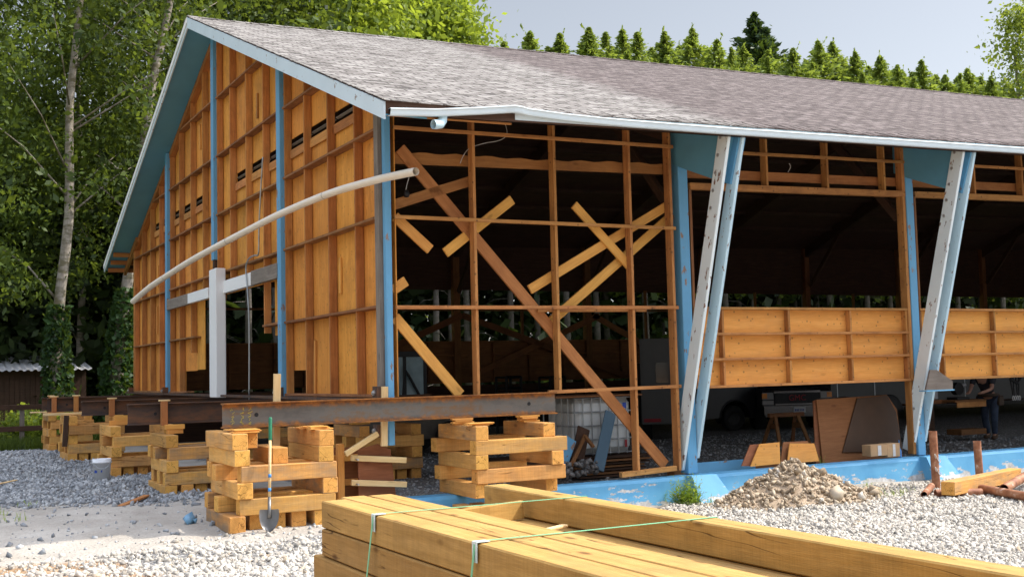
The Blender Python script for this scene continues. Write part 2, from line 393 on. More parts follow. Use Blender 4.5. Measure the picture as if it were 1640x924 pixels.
def leaf_mat(name, c1, c2, trans=.35, tcol=(.22, .32, .03)):
    n = NT(name); g = n.n('ShaderNodeNewGeometry')
    r = g.outputs['Random Per Island']; big = n.noise(n.coord((1, 1, 1)), .55, 3)
    col = n.ramp(n.math('ADD', n.math('MULTIPLY', r, .45), n.math('MULTIPLY', n.ramp(big, [(.3, (0, 0, 0)), (.7, (1, 1, 1))]), .55)), [(.2, c1), (.85, c2)])
    n.l(col, n.b.inputs['Base Color']); n.b.inputs['Roughness'].default_value = .55; n.b.inputs['Specular IOR Level'].default_value = .25
    t = n.n('ShaderNodeBsdfTranslucent'); t.inputs[0].default_value = (*tcol, 1)
    mx = n.n('ShaderNodeMixShader'); mx.inputs[0].default_value = trans
    n.l(n.b.outputs[0], mx.inputs[1]); n.l(t.outputs[0], mx.inputs[2]); n.l(mx.outputs[0], n.out.inputs[0])
    return n.mat
m_leafA = leaf_mat('alder leaves', (.010, .026, .006), (.105, .155, .022), .34, (.21, .27, .028))
m_leafB = leaf_mat('sunny maple leaves', (.10, .16, .02), (.27, .34, .045), .45, (.38, .46, .04))
m_leafC = leaf_mat('undergrowth leaves', (.05, .09, .018), (.16, .22, .04), .45, (.34, .40, .04))
m_ivy = leaf_mat('ivy leaves', (.012, .035, .010), (.04, .085, .022), .15)
m_cedar = leaf_mat('cedar sprays', (.06, .10, .018), (.25, .33, .055), .4, (.34, .42, .05))
m_fir = leaf_mat('fir needles', (.018, .042, .018), (.055, .095, .04), .12)
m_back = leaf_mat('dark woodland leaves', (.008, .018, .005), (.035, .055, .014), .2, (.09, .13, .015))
m_grass = leaf_mat('grass', (.07, .12, .02), (.22, .28, .05), .35, (.3, .35, .04))
def bark(name, c1, c2, c3):
    n = NT(name); a = n.noise(n.coord((3, 3, .8)), 3, 7, .7); b = n.noise(n.coord((1, 1, 2.5)), 2.6, 5, .6)
    col = n.mixc(n.ramp(b, [(.45, (0, 0, 0)), (.62, (1, 1, 1))]), n.ramp(a, [(.3, c1), (.7, c2)]), c3)
    n.bump(a, .6, .04); return n.done(col, .9, 0, .1)
m_barkA = bark('alder bark', (.20, .17, .14), (.42, .38, .33), (.16, .14, .09))
m_barkB = bark('conifer bark', (.08, .066, .058), (.18, .155, .14), (.10, .092, .07))
def ground_mat():
    n = NT('yard ground'); at_ = n.n('ShaderNodeAttribute', attribute_name='zone'); sp = n.n('ShaderNodeSeparateColor'); n.l(at_.outputs['Color'], sp.inputs[0])
    P = n.coord((1, 1, 1), rnd=False)
    a = n.noise(P, 1.3, 6, .6); f = n.noise(P, 38, 4, .7)
    sand = n.ramp(a, [(.3, (.34, .305, .26)), (.7, (.49, .45, .395))])
    sand = n.mixc(.5, sand, n.ramp(f, [(.3, (.62, .6, .58)), (.65, (1, 1, 1))]), 'MULTIPLY')
    v = n.n('ShaderNodeTexVoronoi'); v.inputs['Scale'].default_value = 24; n.l(P, v.inputs['Vector'])
    vr = n.n('ShaderNodeSeparateColor'); n.l(v.outputs['Color'], vr.inputs[0])
    grav = n.ramp(vr.outputs[0], [(0, (.19, .185, .18)), (.6, (.36, .35, .335)), (1, (.52, .50, .47))])
    grav = n.mixc(n.ramp(v.outputs['Distance'], [(.25, (0, 0, 0)), (.6, (.8, .8, .8))]), grav, (.12, .115, .11))
    dirt = n.ramp(n.noise(P, 7, 6, .7), [(.3, (.19, .115, .06)), (.55, (.34, .225, .135)), (.75, (.46, .345, .235))])
    gr = n.ramp(n.noise(P, 5, 5, .7), [(.3, (.03, .05, .012)), (.7, (.08, .11, .028))])
    j = n.math('SUBTRACT', n.noise(P, 2.2, 5, .65), .5)
    def mask(s_): return n.ramp(n.math('ADD', s_, n.math('MULTIPLY', j, .9)), [(.38, (0, 0, 0)), (.62, (1, 1, 1))])
    col = n.mixc(mask(sp.outputs[0]), sand, grav); col = n.mixc(mask(sp.outputs[1]), col, dirt); col = n.mixc(mask(sp.outputs[2]), col, gr)
    n.bump(n.math('ADD', n.math('MULTIPLY', f, .5), n.math('MULTIPLY', v.outputs['Distance'], .7)), .5, .03)
    return n.done(col, .95, 0, .1)
def stone_mat(name, stops):
    n = NT(name); g = n.n('ShaderNodeNewGeometry'); c = n.ramp(g.outputs['Random Per Island'], stops)
    c = n.mixc(.4, c, n.ramp(n.noise(n.coord((1, 1, 1), rnd=False), 60, 3), [(.3, (.6, .6, .6)), (.7, (1, 1, 1))]), 'MULTIPLY')
    return n.done(c, .9, 0, .15)
m_stone = stone_mat('crushed stone', [(0, (.30, .275, .24)), (.3, (.45, .41, .355)), (.7, (.57, .525, .455)), (.93, (.65, .605, .53)), (1, (.52, .40, .27))])
m_stone_shade = stone_mat('crushed stone in shade colour', [(0, (.17, .18, .19)), (.5, (.34, .35, .36)), (1, (.52, .52, .51))])  # darker, bluer copy of the crushed stone: skylit shade put into the colour
m_rubble = stone_mat('rubble', [(0, (.33, .25, .17)), (.7, (.46, .37, .265)), (.95, (.54, .45, .34)), (1, (.62, .57, .49))])

# ------------------------------------------------------------------ ground
def smooth(a, b, x):
    t = np.clip((x-a)/(b-a), 0, 1); return t*t*(3-2*t)
def vnoise(x, y, s, seed):
    r = np.random.default_rng(seed); T = r.random((64, 64)); u = x/s; v = y/s
    iu = np.floor(u).astype(int); iv = np.floor(v).astype(int); fu = u-iu; fv = v-iv; fu = fu*fu*(3-2*fu); fv = fv*fv*(3-2*fv)
    g = lambda a, b: T[a % 64, b % 64]
    return (g(iu, iv)*(1-fu)+g(iu+1, iv)*fu)*(1-fv)+(g(iu, iv+1)*(1-fu)+g(iu+1, iv+1)*fu)*fv-.5
def H(x, y):
    x = np.asarray(x, float); y = np.asarray(y, float)
    h = -1.45 - .22*smooth(-.6, 1.6, x)*smooth(.25, -.1, y)
    near = np.exp(-((x+2)**2+(y+2)**2)/900)
    h = h + near*(.05*vnoise(x, y, 1.1, 3)+.045*vnoise(x, y, .37, 4)+.022*vnoise(x, y, .17, 6)+.10*vnoise(x, y, 3.1, 5))*smooth(1.5, -.5, np.where((x > 0) & (y > -.1), 2, -1))
    return h
def h1(x, y): return float(H(np.array([x]), np.array([y]))[0])
def zones(x, y):
    grey = smooth(2.2, 4.2, y+.5*(x+3.2))*smooth(-.6, -1.2, x)                    # gravel left of the gable
    front = smooth(-1.65, -2.35, y-.05*(x+3))*smooth(-5.6, -4.2, x+.35*(y+2))*smooth(.6, -.2, x)
    right = smooth(.5, 2., x)*smooth(-.55, -1.0, y)
    inside = smooth(-.2, .3, x)*smooth(.1, .5, y)
    g = np.clip(np.maximum.reduce([grey, front, right, inside*.9]), 0, 1)
    dirt = smooth(-3.5, -4.3, x+.3*(y+2))*smooth(-1.5, -2.2, y)
    grass = np.maximum(smooth(17.3, 18.6, y+.4*(x+3))*smooth(-.2, -1, x-.0*y), np.maximum(smooth(19.6, 21, y), smooth(-7, -9, x)*smooth(0, 4, y)))
    return g, dirt, grass
def axis_pts(lo, hi, fine_lo, fine_hi, st):
    a = np.arange(fine_lo, fine_hi, st); l = [fine_lo]; d = st
    while l[-1] > lo: d *= 1.35; l.append(l[-1]-d)
    r = [fine_hi]; d = st
    while r[-1] < hi: d *= 1.35; r.append(r[-1]+d)
    return np.concatenate([np.array(l[::-1][:-1]), a, np.array(r)])
gx = axis_pts(-900, 900, -7, 13, .10); gy = axis_pts(-300, 1500, -13, 20, .12)
GX, GY = np.meshgrid(gx, gy); nx, ny = len(gx), len(gy)
GV = np.stack([GX.ravel(), GY.ravel(), H(GX.ravel(), GY.ravel())], 1)
ii = (np.arange(ny-1)[:, None]*nx+np.arange(nx-1)[None, :]).ravel()
GF = np.stack([ii, ii+1, ii+nx+1, ii+nx], 1)
ground = npmesh('ground', GV, GF, ground_mat(), smooth=True); tag(ground, kind='structure')
zg = zones(GV[:, 0], GV[:, 1])
ca = ground.data.color_attributes.new('zone', 'FLOAT_COLOR', 'POINT')
ca.data.foreach_set('color', np.stack([*zg, np.ones(len(GV))], 1).astype(np.float32).ravel())

# stones ------------------------------------------------------------
ph = (1+5**.5)/2
ICO = np.array([(-1,-1,-1),(1,-1,-1),(1,1,-1),(-1,1,-1),(-1,-1,1),(1,-1,1),(1,1,1),(-1,1,1)])*.62
ICF = np.array([(0,2,1),(0,3,2),(4,5,6),(4,6,7),(0,1,5),(0,5,4),(1,2,6),(1,6,5),(2,3,7),(2,7,6),(3,0,4),(3,4,7)])
def rotmats(n, r):
    q = r.normal(size=(n, 4)); q /= np.linalg.norm(q, axis=1, keepdims=True); a, b, c, d = q.T
    return np.stack([np.stack([1-2*(c*c+d*d), 2*(b*c-a*d), 2*(b*d+a*c)], 1), np.stack([2*(b*c+a*d), 1-2*(b*b+d*d), 2*(c*d-a*b)], 1), np.stack([2*(b*d-a*c), 2*(c*d+a*b), 1-2*(b*b+c*c)], 1)], 1)
def stones(P, size, r):
    n = len(P); B = (ICO[None]*(1+r.normal(size=(n, 8, 1))*.2)+r.normal(size=(n, 8, 3))*.17)*np.stack([r.uniform(.7, 1.45, n), r.uniform(.6, 1.1, n), r.uniform(.4, .85, n)], 1)[:, None, :]
    V = np.einsum('nij,nkj->nki', rotmats(n, r), B)*size[:, None, None]+P[:, None, :]
    F = (ICF[None]+(np.arange(n)*8)[:, None, None]).reshape(-1, 3)
    return V.reshape(-1, 3), F
def scatter(n, x0, x1, y0, y1, dens, r, smin, smax, lift=.15):
    x = r.uniform(x0, x1, n); y = r.uniform(y0, y1, n); k = r.random(n) < dens(x, y)
    x, y = x[k], y[k]; s = r.uniform(0, 1, len(x))**3.2*(smax-smin)+smin
    return np.stack([x, y, H(x, y)+s*lift], 1), s
r = np.random.default_rng(11)
def d_right(x, y): return zones(x, y)[0]*(x > .6)*(y < -.5)*np.where((x < -1.3) & (y < -6.2), 0, 1)
P1, s1 = scatter(125000, .6, 12.5, -8, -.45, d_right, r, .009, .042)
P1b, s1b = scatter(26000, -1.2, 9, -10.5, -2.5, lambda x, y: np.ones_like(x), r, .011, .042)
def d_front(x, y):
    g, d, gr = zones(x, y); nz = vnoise(x, y, .8, 21)
    return np.clip(g*(.75+1.4*nz), 0, 1)*(1-.85*d)+.10*d*(y < -1.2)+.02
P2, s2 = scatter(80000, -6.2, -1.2, -7.5, -1.0, d_front, r, .007, .045)
def d_left(x, y): return np.clip(zones(x, y)[0]*(.8+1.0*vnoise(x, y, 1.2, 22)), 0, 1)*(x < -.9)+.03
P3, s3 = scatter(60000, -6, -.9, -1.5, 19, d_left, r, .012, .055)
P4, s4 = scatter(9000, .3, 17, .4, 9, lambda x, y: np.full_like(x, .9), r, .015, .04)
V, F = stones(np.concatenate([P1, P1b, P2]), np.concatenate([s1, s1b, s2]), r)
tag(npmesh('gravel', V, F, m_stone), 'pale crushed stone gravel spread over the yard in front', 'gravel', kind='stuff')
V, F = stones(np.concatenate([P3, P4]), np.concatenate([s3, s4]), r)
tag(npmesh('shade_tinted_gravel', V, F, m_stone_shade), 'gravel tinted with bluish shade along the gable and inside the barn', 'gravel', kind='stuff')

# ------------------------------------------------------------------ barn
BAY, GB, LEV, LEN = 4.935, 4.640, 1.22, 39.5
YC, YF = 9.25, 18.56
EY0, EY1 = -1.42, 20.0
def sag(x): return .026*max(0, x)
def roof_top(y): return 3.665+(y-EY0)*(7.80-3.665)/(YC-EY0) if y <= YC else 7.80-(y-YC)*(7.80-3.665)/(EY1-YC)
RTH = .17
def under(y): return roof_top(y)-RTH
barn = empty('barn', (0, 0, 0), 'long stripped barn with orange plywood walls and grey shingle roof, raised on steel beams', 'barn')
def B(mb, name, m, parent=barn, smooth=False): return mb.build(name, m, parent, smooth)
def bl(name, p0, p1, w_, h_, m, up=(0, 0, 1), parent=barn, bev=.004): return lumber(name, p0, p1, w_, h_, m, parent, up, bev)
# roof slab
X0, X1 = -.55, LEN+.5
mb = MB(); nseg = 40
def rp(x, y, dz=0): return (x, y, roof_top(y)+dz+sag(x))
for (ya, yb) in ((EY0, YC), (YC, EY1)):
    for i in range(nseg):
        xa = X0+(X1-X0)*i/nseg; xb = X0+(X1-X0)*(i+1)/nseg
        mb.add([rp(xa, ya), rp(xb, ya), rp(xb, yb), rp(xa, yb)], [(0, 1, 2, 3)], 0)
        mb.add([rp(xa, ya, -RTH), rp(xb, ya, -RTH), rp(xb, yb, -RTH), rp(xa, yb, -RTH)], [(3, 2, 1, 0)], 1)
for x in (X0, X1):
    q = [rp(x, EY0), rp(x, YC), rp(x, EY1), rp(x, EY1, -RTH), rp(x, YC, -RTH), rp(x, EY0, -RTH)]
    mb.add(q, [(0, 1, 4, 5), (1, 2, 3, 4)], 1)
for y in (EY0, EY1):
    mb.add([rp(X0, y), rp(X1, y), rp(X1, y, -RTH), rp(X0, y, -RTH)], [(0, 1, 2, 3)], 1)
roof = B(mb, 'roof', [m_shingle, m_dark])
# ragged shingle butts along the eave and rake: small real tabs
r = np.random.default_rng(5); mb = MB(); x = X0-.03
while x < 30:
    w_ = r.uniform(.14, .3); d = r.uniform(.02, .055); z = roof_top(EY0)+sag(x)
    mb.box((x, EY0-d, z-.004-d*.39), (x+w_-.012, EY0+.25, z+.012)) if False else mb.prism([(x, EY0-d, z-d*.39+.003), (x+w_-.012, EY0-d, z-d*.39+.003), (x+w_-.012, EY0+.3, z+.3*.392+.003), (x, EY0+.3, z+.3*.392+.003)], (0, 0, .010))
    x += w_
for sy, ya, yb in ((1, EY0, YC), (-1, YC, EY1)):
    y = ya
    while y < yb-.15:
        d = r.uniform(.02, .05); y2 = y+.145
        mb.prism([(X0-d, y, roof_top(y)+.004), (X0-d, y2-.012, roof_top(y2-.012)+.004), (X0+.2, y2-.012, roof_top(y2-.012)+.004), (X0+.2, y, roof_top(y)+.004)], (0, 0, .011)); y = y2
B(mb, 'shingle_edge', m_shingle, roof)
# ridge cap
mb = MB(); x = X0-.03
while x < X1:
    z = roof_top(YC)+sag(x)
    mb.prism([(x, YC-.16, z-.055), (x, YC, z+.012), (x, YC+.16, z-.055), (x, YC+.16, z-.04), (x, YC, z+.03), (x, YC-.16, z-.04)], (.29, 0, .0))
    x += .3
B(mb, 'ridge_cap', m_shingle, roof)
# rake fascias and soffits
for ya, yb, yn in ((EY0, YC, 'r'), (YC, EY1, 'l')):
    mb = MB()
    poly = [(X0-.03, ya, roof_top(ya)-.02), (X0-.03, yb, roof_top(yb)-.02), (X0-.03, yb, roof_top(yb)-.24), (X0-.03, ya, roof_top(ya)-.24)]
    mb.prism(poly, (.028, 0, 0)); B(mb, 'rake_fascia', m_rake, roof)
    mb = MB(); mb.prism([(X0, ya, under(ya)-.004), (0.0, ya, under(ya)-.004), (0.0, yb, under(yb)-.004), (X0, yb, under(yb)-.004)], (0, 0, -.018))
    B(mb, 'soffit', m_bluesoft, roof)
mb = MB(); mb.prism([(X0-.05, YC-.02, roof_top(YC)-.03), (X0-.05, EY1, roof_top(EY1)-.03), (X0-.05, EY1, roof_top(EY1)-.14), (X0-.05, YC-.02, roof_top(YC)-.14)], (.018, 0, 0)); B(mb, 'rake_trim', m_whitepost, roof)
# left eave soffit with rafter tails
mb = MB(); mb.prism([(X0, EY1, under(EY1)-.004), (X1, EY1, under(EY1)-.004), (X1, YF, under(YF)-.004), (X0, YF, under(YF)-.004)], (0, 0, -.018)); 
# eave fascia on the long side
zf = roof_top(EY0)
mb = MB()
mb.prism([(1.25, EY0-.005, zf-.015+sag(1.25)), (X1, EY0-.005, zf-.015+sag(X1)), (X1, EY0-.005, zf-.13+sag(X1)), (1.25, EY0-.005, zf-.13+sag(1.25))], (0, .03, 0)); B(mb, 'eave_fascia', m_gutter, roof)
bl('rafter_tail', (-.50, EY0+.09, zf-.10), (1.24, EY0+.09, zf-.07), .04, .15, m_frame, parent=roof)
# gutter: sagging at the corner, kinked where it lets go of the fascia
gp = [(-.55, 3.50), (.1, 3.545), (.7, 3.62), (1.1, 3.675), (1.25, 3.69), (1.4, 3.668), (2.0, 3.648), (2.8, 3.645), (3.9, 3.66), (6.4, 3.725), (11.2, 3.855), (38, 4.58)]
def gz(x): return float(np.interp(x, [p[0] for p in gp], [p[1] for p in gp]))
prof = [(.0, .098), (-.075, .098), (-.085, .088), (-.072, .075), (-.066, .03), (-.06, .012), (.0, .012)]
xs = sorted(set(list(np.linspace(-.52, 2.6, 30))+list(np.linspace(3, 38, 24))))
rings = []
for x in xs:
    kx = .03*math.exp(-((x-1.25)/.07)**2)
    rings.append([(x, EY0-.008+a-kx, gz(x)-.05+b) for a, b in prof]+[(x, EY0-.008+a*.93-.004-kx, gz(x)-.05+b*.97+.006) for a, b in prof[::-1]])
mb = MB(); mb.tube_rings(rings); n_ = len(rings[0])
mb.f.append(tuple(range(n_))); mb.m.append(0)
gut = B(mb, 'gutter', m_gutter, roof)
e0 = at(1, EY0+.02, 705, 192); mb = MB()
mb.tube([e0+Vector((.03, .0, .12)), e0+Vector((.035, 0, .05)), e0+Vector((.03, 0, -.01)), e0+Vector((-.01, -.02, -.06)), e0+Vector((-.07, -.04, -.075)), e0+Vector((-.12, -.05, -.08))], .06, 14, caps=False)
B(mb, 'downspout_elbow', m_pale, gut, True)
# gable sheathing in cells (with louvre slots and the door opening left out)
GP = [0, GB, 2*GB, 3*GB, YF]            # post lines
def gtop(y): return under(y)-.02
studs_y = []
mb = MB(); XS = .135
for b in range(4):
    for k in range(4):
        ya, yb = GP[b]+(GP[b+1]-GP[b])*k/4, GP[b]+(GP[b+1]-GP[b])*(k+1)/4
        if k: studs_y.append(ya)
        cuts = []                         # z-intervals missing
        ym = (ya+yb)/2
        vents = {0: (1, 2, 3), 1: (0, 1, 2), 2: (1, 2, 3), 3: (0, 1)}[b]
        if k in vents: cuts.append((4.17, 4.37))
        lo = 0.02
        yb_ = yb
        if b == 1: lo = {0: 2.02, 1: 2.02, 2: 2.02, 3: 2.02}[k]
        if b == 2: lo = {0: 2.02, 1: 2.02, 2: .5, 3: .02}[k]
        if b == 0 and k == 3: lo = .42
        z0 = lo; segs = []
        for c0, c1 in cuts: segs.append((z0, c0)); z0 = c1
        segs.append((z0, None))
        for s0, s1 in segs:
            for (u0, u1) in ((ya, yb),):
                if s1 is None: q = [(XS, u0, s0), (XS, u1, s0), (XS, u1, max(s0+.01, gtop(u1))), (XS, u0, max(s0+.01, gtop(u0)))]
                else:
                    s1a = min(s1, gtop(u0)); s1b = min(s1, gtop(u1))
                    q = [(XS, u0, s0), (XS, u1, s0), (XS, u1, s1b), (XS, u0, s1a)]
                MB().prism(q[::-1], (.014+random.uniform(0, .004), 0, 0)).build('plywood_sheet', m_ply, barn, loc=((XS, ya, s0)))
mb = MB()
gx0 = GP[1]
mb.prism([(XS, GP[1]+.12, 1.05), (XS, GP[1]+.95, 1.05), (XS, GP[1]+.95, 2.02), (XS, GP[1]+.12, 2.02)][::-1], (.014, 0, 0))
MB().prism([(XS, 10.85, .52), (XS, 11.59, .52), (XS, 11.59, 2.02), (XS, 10.85, 2.02)][::-1], (.014, 0, 0)).build('plywood_sheet', m_ply, barn, loc=(XS, 10.85, .52))
B(mb, 'plywood_sheet', m_ply)
# louvre boards behind the slots
for b in range(4):
    for k in {0: (1, 2, 3), 1: (0, 1, 2), 2: (1, 2, 3), 3: (0, 1)}[b]:
        ya, yb = GP[b]+(GP[b+1]-GP[b])*k/4, GP[b]+(GP[b+1]-GP[b])*(k+1)/4
        bl('louvre_board', (XS-.03, ya+.03, 4.09), (XS-.03, yb-.03, 4.09), .02, .15, m_stud)
        bl('louvre_slat', (XS+.02, ya+.03, 4.27), (XS+.02, yb-.03, 4.27), .05, .012, m_grey, up=(.5, 0, 1))
# studs
pst = [0, 1, 2, 3, 4]
for b in range(4):
    for k in range(5):
        y = GP[b]+(GP[b+1]-GP[b])*k/4
        if k == 0: y += .12
        if k == 4: y -= .12
        lo = .0
        if b == 1 and 0 < k: lo = 2.05
        if b == 2 and k < 2: lo = 2.05
        if b == 2 and k == 2: lo = .9
        if b == 1 and k == 0: lo = 0
        if b == 1 and k == 1: lo = 1.1
        y += random.uniform(-.02, .02)
        bl('stud', (.063, y, lo), (.063, y+random.uniform(-.01, .01), gtop(y)-.02), .125, .042, m_stud, up=(0, 1, 0))
# girts (per bay, per level)
for b in range(4):
    ya, yb = GP[b]+.085, GP[b+1]-.085
    for lv in range(0, 6):
        z = LEV*lv+.02
        a, c = ya, yb
        if z > 3.3:                       # clip by the roof slope
            if b < 2: a = max(a, (z+.2-under(0))/.3918)
            else: c = min(c, 18.56-(z+.2-under(YF))/.389)
        if c-a < .35: continue
        if b == 1 and lv == 1: c = GP[1]+1.2
        if b == 2 and lv == 1: a = 11.2
        if b in (1,) and lv == 0: continue
        if b == 2 and lv == 0: a = 11.9
        bl('girt', (.055, a, z+random.uniform(-.01, .01)), (.055, c, z+random.uniform(-.01, .01)), .165, .038, m_girt)
# loose vertical cleats left on the plywood
for (px, py0, py1, mt) in ((545, 413, 470, m_bright), (505, 545, 640, m_bright), (530, 160, 182, m_stud), (412, 150, 190, m_stud), (253, 425, 460, m_bright), (252, 490, 535, m_bright), (320, 200, 240, m_bright), (362, 445, 480, m_frame)):
    a = at(0, XS-.02, px, py0); c = at(0, XS-.02, px, py1)
    bl('cleat', (XS-.02, a.y, a.z), (XS-.02, a.y+random.uniform(-.05, .05), c.z), .03, .07, mt, up=(0, 1, 0))
# rake framing below the soffit
for ya, yb in ((.2, YC-.1), (YC+.1, YF)):
    bl('rake_plate', (.06, ya, under(ya)-.12), (.06, yb, under(yb)-.12), .14, .13, m_stud)
for y in (YF+.35, YF+.8, YF+1.25): bl('rafter_tail', (-.5, y, under(y)-.09), (.3, y, under(y)-.09), .04, .12, m_stud, parent=roof)
bl('rafter_tail', (-.02, YF-.6, under(YF-.6)-.12), (-.02, EY1-.1, under(EY1-.1)-.12), .08, .16, m_frame, parent=roof)
# gable posts
def post(y, z0, z1, wY=.21, wX=.19, x=-.01, m=m_blue):
    return bl('gable_post', (x+.03, y, z0), (x+.03, y, z1), wX, wY, m, up=(0, 1, 0), bev=.008)
post(-.03, -.62, gtop(0)+.0, .10, .09, -.02)
post(GP[1], -.05, gtop(GP[1]))
post(GP[2], 2.75, gtop(GP[2])+.0)
post(GP[3], -.05, gtop(GP[3]))
post(YF-.06, 0, gtop(YF), .1, .14, 0.02, m_stud)
bl('corner_stud', (-.02, .10, 0), (-.02, .10, gtop(.2)), .14, .14, m_grey, up=(0, 1, 0))
# blackened stub, white door post and white header
bl('post_stub', (.02, GP[2], 2.42), (.02, GP[2], 2.76), .15, .14, m_dark, up=(0, 1, 0))
wp = bl('door_post', (-.14, 8.62, -.06), (-.14, 8.62, 2.50), .2, .55, m_whitepost, up=(0, 1, 0), bev=.012)
bl('door_header', (-.05, 4.72, 2.13), (-.05, 6.35, 2.13), .08, .26, m_grey)
bl('door_header', (-.05, 6.35, 2.12), (-.05, 8.55, 2.12), .09, .24, m_whitepost)
bl('door_header', (-.05, 9.6, 2.10), (-.05, 11.5, 2.10), .09, .22, m_whitepost)
bl('door_header', (-.05, 11.5, 2.10), (-.05, 13.8, 2.10), .07, .24, m_grey)
# brackets with bolts at the post feet
def bracket(p, s=.17):
    o = MB().cbox(p, (.02, s*.9, s*1.0)).cbox((p[0]+.05, p[1]-s*.45, p[2]), (.12, .02, s)).build('bracket', m_steeld, barn, loc=p)
    q = Vector(p); MB().tube([q+Vector((-.012, 0, 0)), q+Vector((-.035, 0, 0))], .034, 10).tube([q+Vector((-.03, 0, 0)), q+Vector((-.05, 0, 0))], .02, 6).build('bolt', m_zinc, o)
for y, z in ((.02, .08), (.02, -.42), (GP[1], .06), (GP[2]-.6, .05), (GP[3], .05), (YF-.1, .04)): bracket((-.19 if y < 1 else -.16, y-.03, z))
# ---- long wall, first bay
SPC = 1.315; YW = 0.0
def sx_(i): return SPC*i
top_z = lambda x: 3.93+sag(x)
for i, lo in ((1, .0), (2, .0), (3, -1.22)):
    bl('side_stud', (sx_(i), YW+.0, lo), (sx_(i), YW, top_z(sx_(i))), .045, .14, m_frame, up=(0, 1, 0))
bl('side_stud', (4.70, 0, -1.24), (4.70, 0, top_z(4.7)), .05, .15, m_frame, up=(0, 1, 0))
for z, xa in ((1.22, .1), (2.44, .1), (3.66, .1), (0.02, 2.42)):
    bl('side_girt', (xa, -.075, z-.01), (4.76, -.075, z+.01+(.05 if z > 3 else 0)), .045, .05, m_frame)
bl('side_girt', (2.35, .05, 1.19), (4.25, .05, 1.20), .04, .06, m_frame)
bl('sill_board', (3.62, -.06, -1.24), (4.62, -.06, -1.20), .08, .075, m_frame)
bl('top_plate', (.05, 0.0, 3.93), (LEN, 0, 3.93+sag(LEN)), .14, .05, m_stud)
def scallop(xa, xb, z0, z1):
    mb = MB(); n = 40; P = []
    for i in range(n+1):
        t = i/n; P.append((xa+(xb-xa)*t, .11, z0+(z1-z0)*t))
    for i in range(n, -1, -1):
        t = i/n; P.append((xa+(xb-xa)*t, .11, z0+(z1-z0)*t+.15+.012*math.cos(t*n*1.4)+.01*math.sin(t*9)))
    for i in range(n):
        mb.prism([P[i], P[i+1], P[2*n-i], P[2*n+1-i]], (0, .04, 0))
    return B(mb, 'header_board', m_brace)
scallop(.1, 4.7, 3.19, 3.32)
for pa, pb, wd, yy, mt in (((640, 238), (1065, 745), .17, .10, m_brace), ((628, 329), (757, 289), .14, .10, m_brace), ((632, 347), (689, 400), .14, .05, m_bright),
        ((713, 405), (820, 320), .14, .10, m_bright), ((919, 328), (1011, 430), .13, .07, m_bright), ((848, 464), (1068, 330), .14, .11, m_bright),
        ((876, 520), (1068, 352), .14, .15, m_bright), ((632, 508), (737, 632), .15, .06, m_bright), ((627, 466), (650, 450), .14, .08, m_bright)):
    a = at(1, yy, *pa); c = at(1, yy, *pb)
    bl('diagonal_brace', a, c, .04, wd, mt, up=(0, 0, 1))
# ---- repeated frames: post, gusset, strut pair
def frame(i, detail=True):
    x = BAY*i; s = sag(x)
    bl('side_post', (x+.0, .02, -1.30), (x, .02, 3.75+s), .18, .2, m_blue, up=(0, 1, 0), bev=.008)
    zt = 3.70+s
    g = MB(); gp_ = [(x-.098, .17, zt+.30), (x-.098, -1.30, zt-.02), (x-.098, -1.0, 2.93+s), (x-.098, -.13, 3.27+s), (x-.098, .17, 3.40+s)]
    g.prism(gp_, (.196, 0, 0)); B(g, 'gusset', m_bluesoft)
    bl('strut', (x-.12, .12, -1.22), (x-.12, -1.31, zt), .055, .24, m_white, up=(0, -1, 0), bev=.007)
    bl('strut', (x+.13, .06, -1.05), (x+.13, -1.33, zt-.02), .055, .22, m_pale, up=(0, -1, 0), bev=.007)
    bl('strut_block', (x+.17, -1.0, 2.9+s), (x+.17, -1.29, zt), .07, .25, m_blue, up=(0, -1, 0))
    bl('strut_block', (x+.095, -1.0, 2.9+s), (x+.095, -1.29, zt), .05, .25, m_blue, up=(0, -1, 0))
    o = MB()
    for t in (.04, .12, .2, .28, .36):
        c = Vector((x-.15, -1.31, zt)).lerp(Vector((x-.15, .12, -1.22)), t*.62+.01); o.tube([c+Vector((0, -.05*(-1)**int(t*25), 0)), c+Vector((-.012, -.05*(-1)**int(t*25), 0))], .026, 8)
    for t in (.86, .95):
        c = Vector((x-.15, -1.31, zt)).lerp(Vector((x-.15, .12, -1.22)), t); o.tube([c, c+Vector((-.012, 0, 0))], .022, 8)
    B(o, 'bolt', m_zinc)
for i in range(1, 8): frame(i)
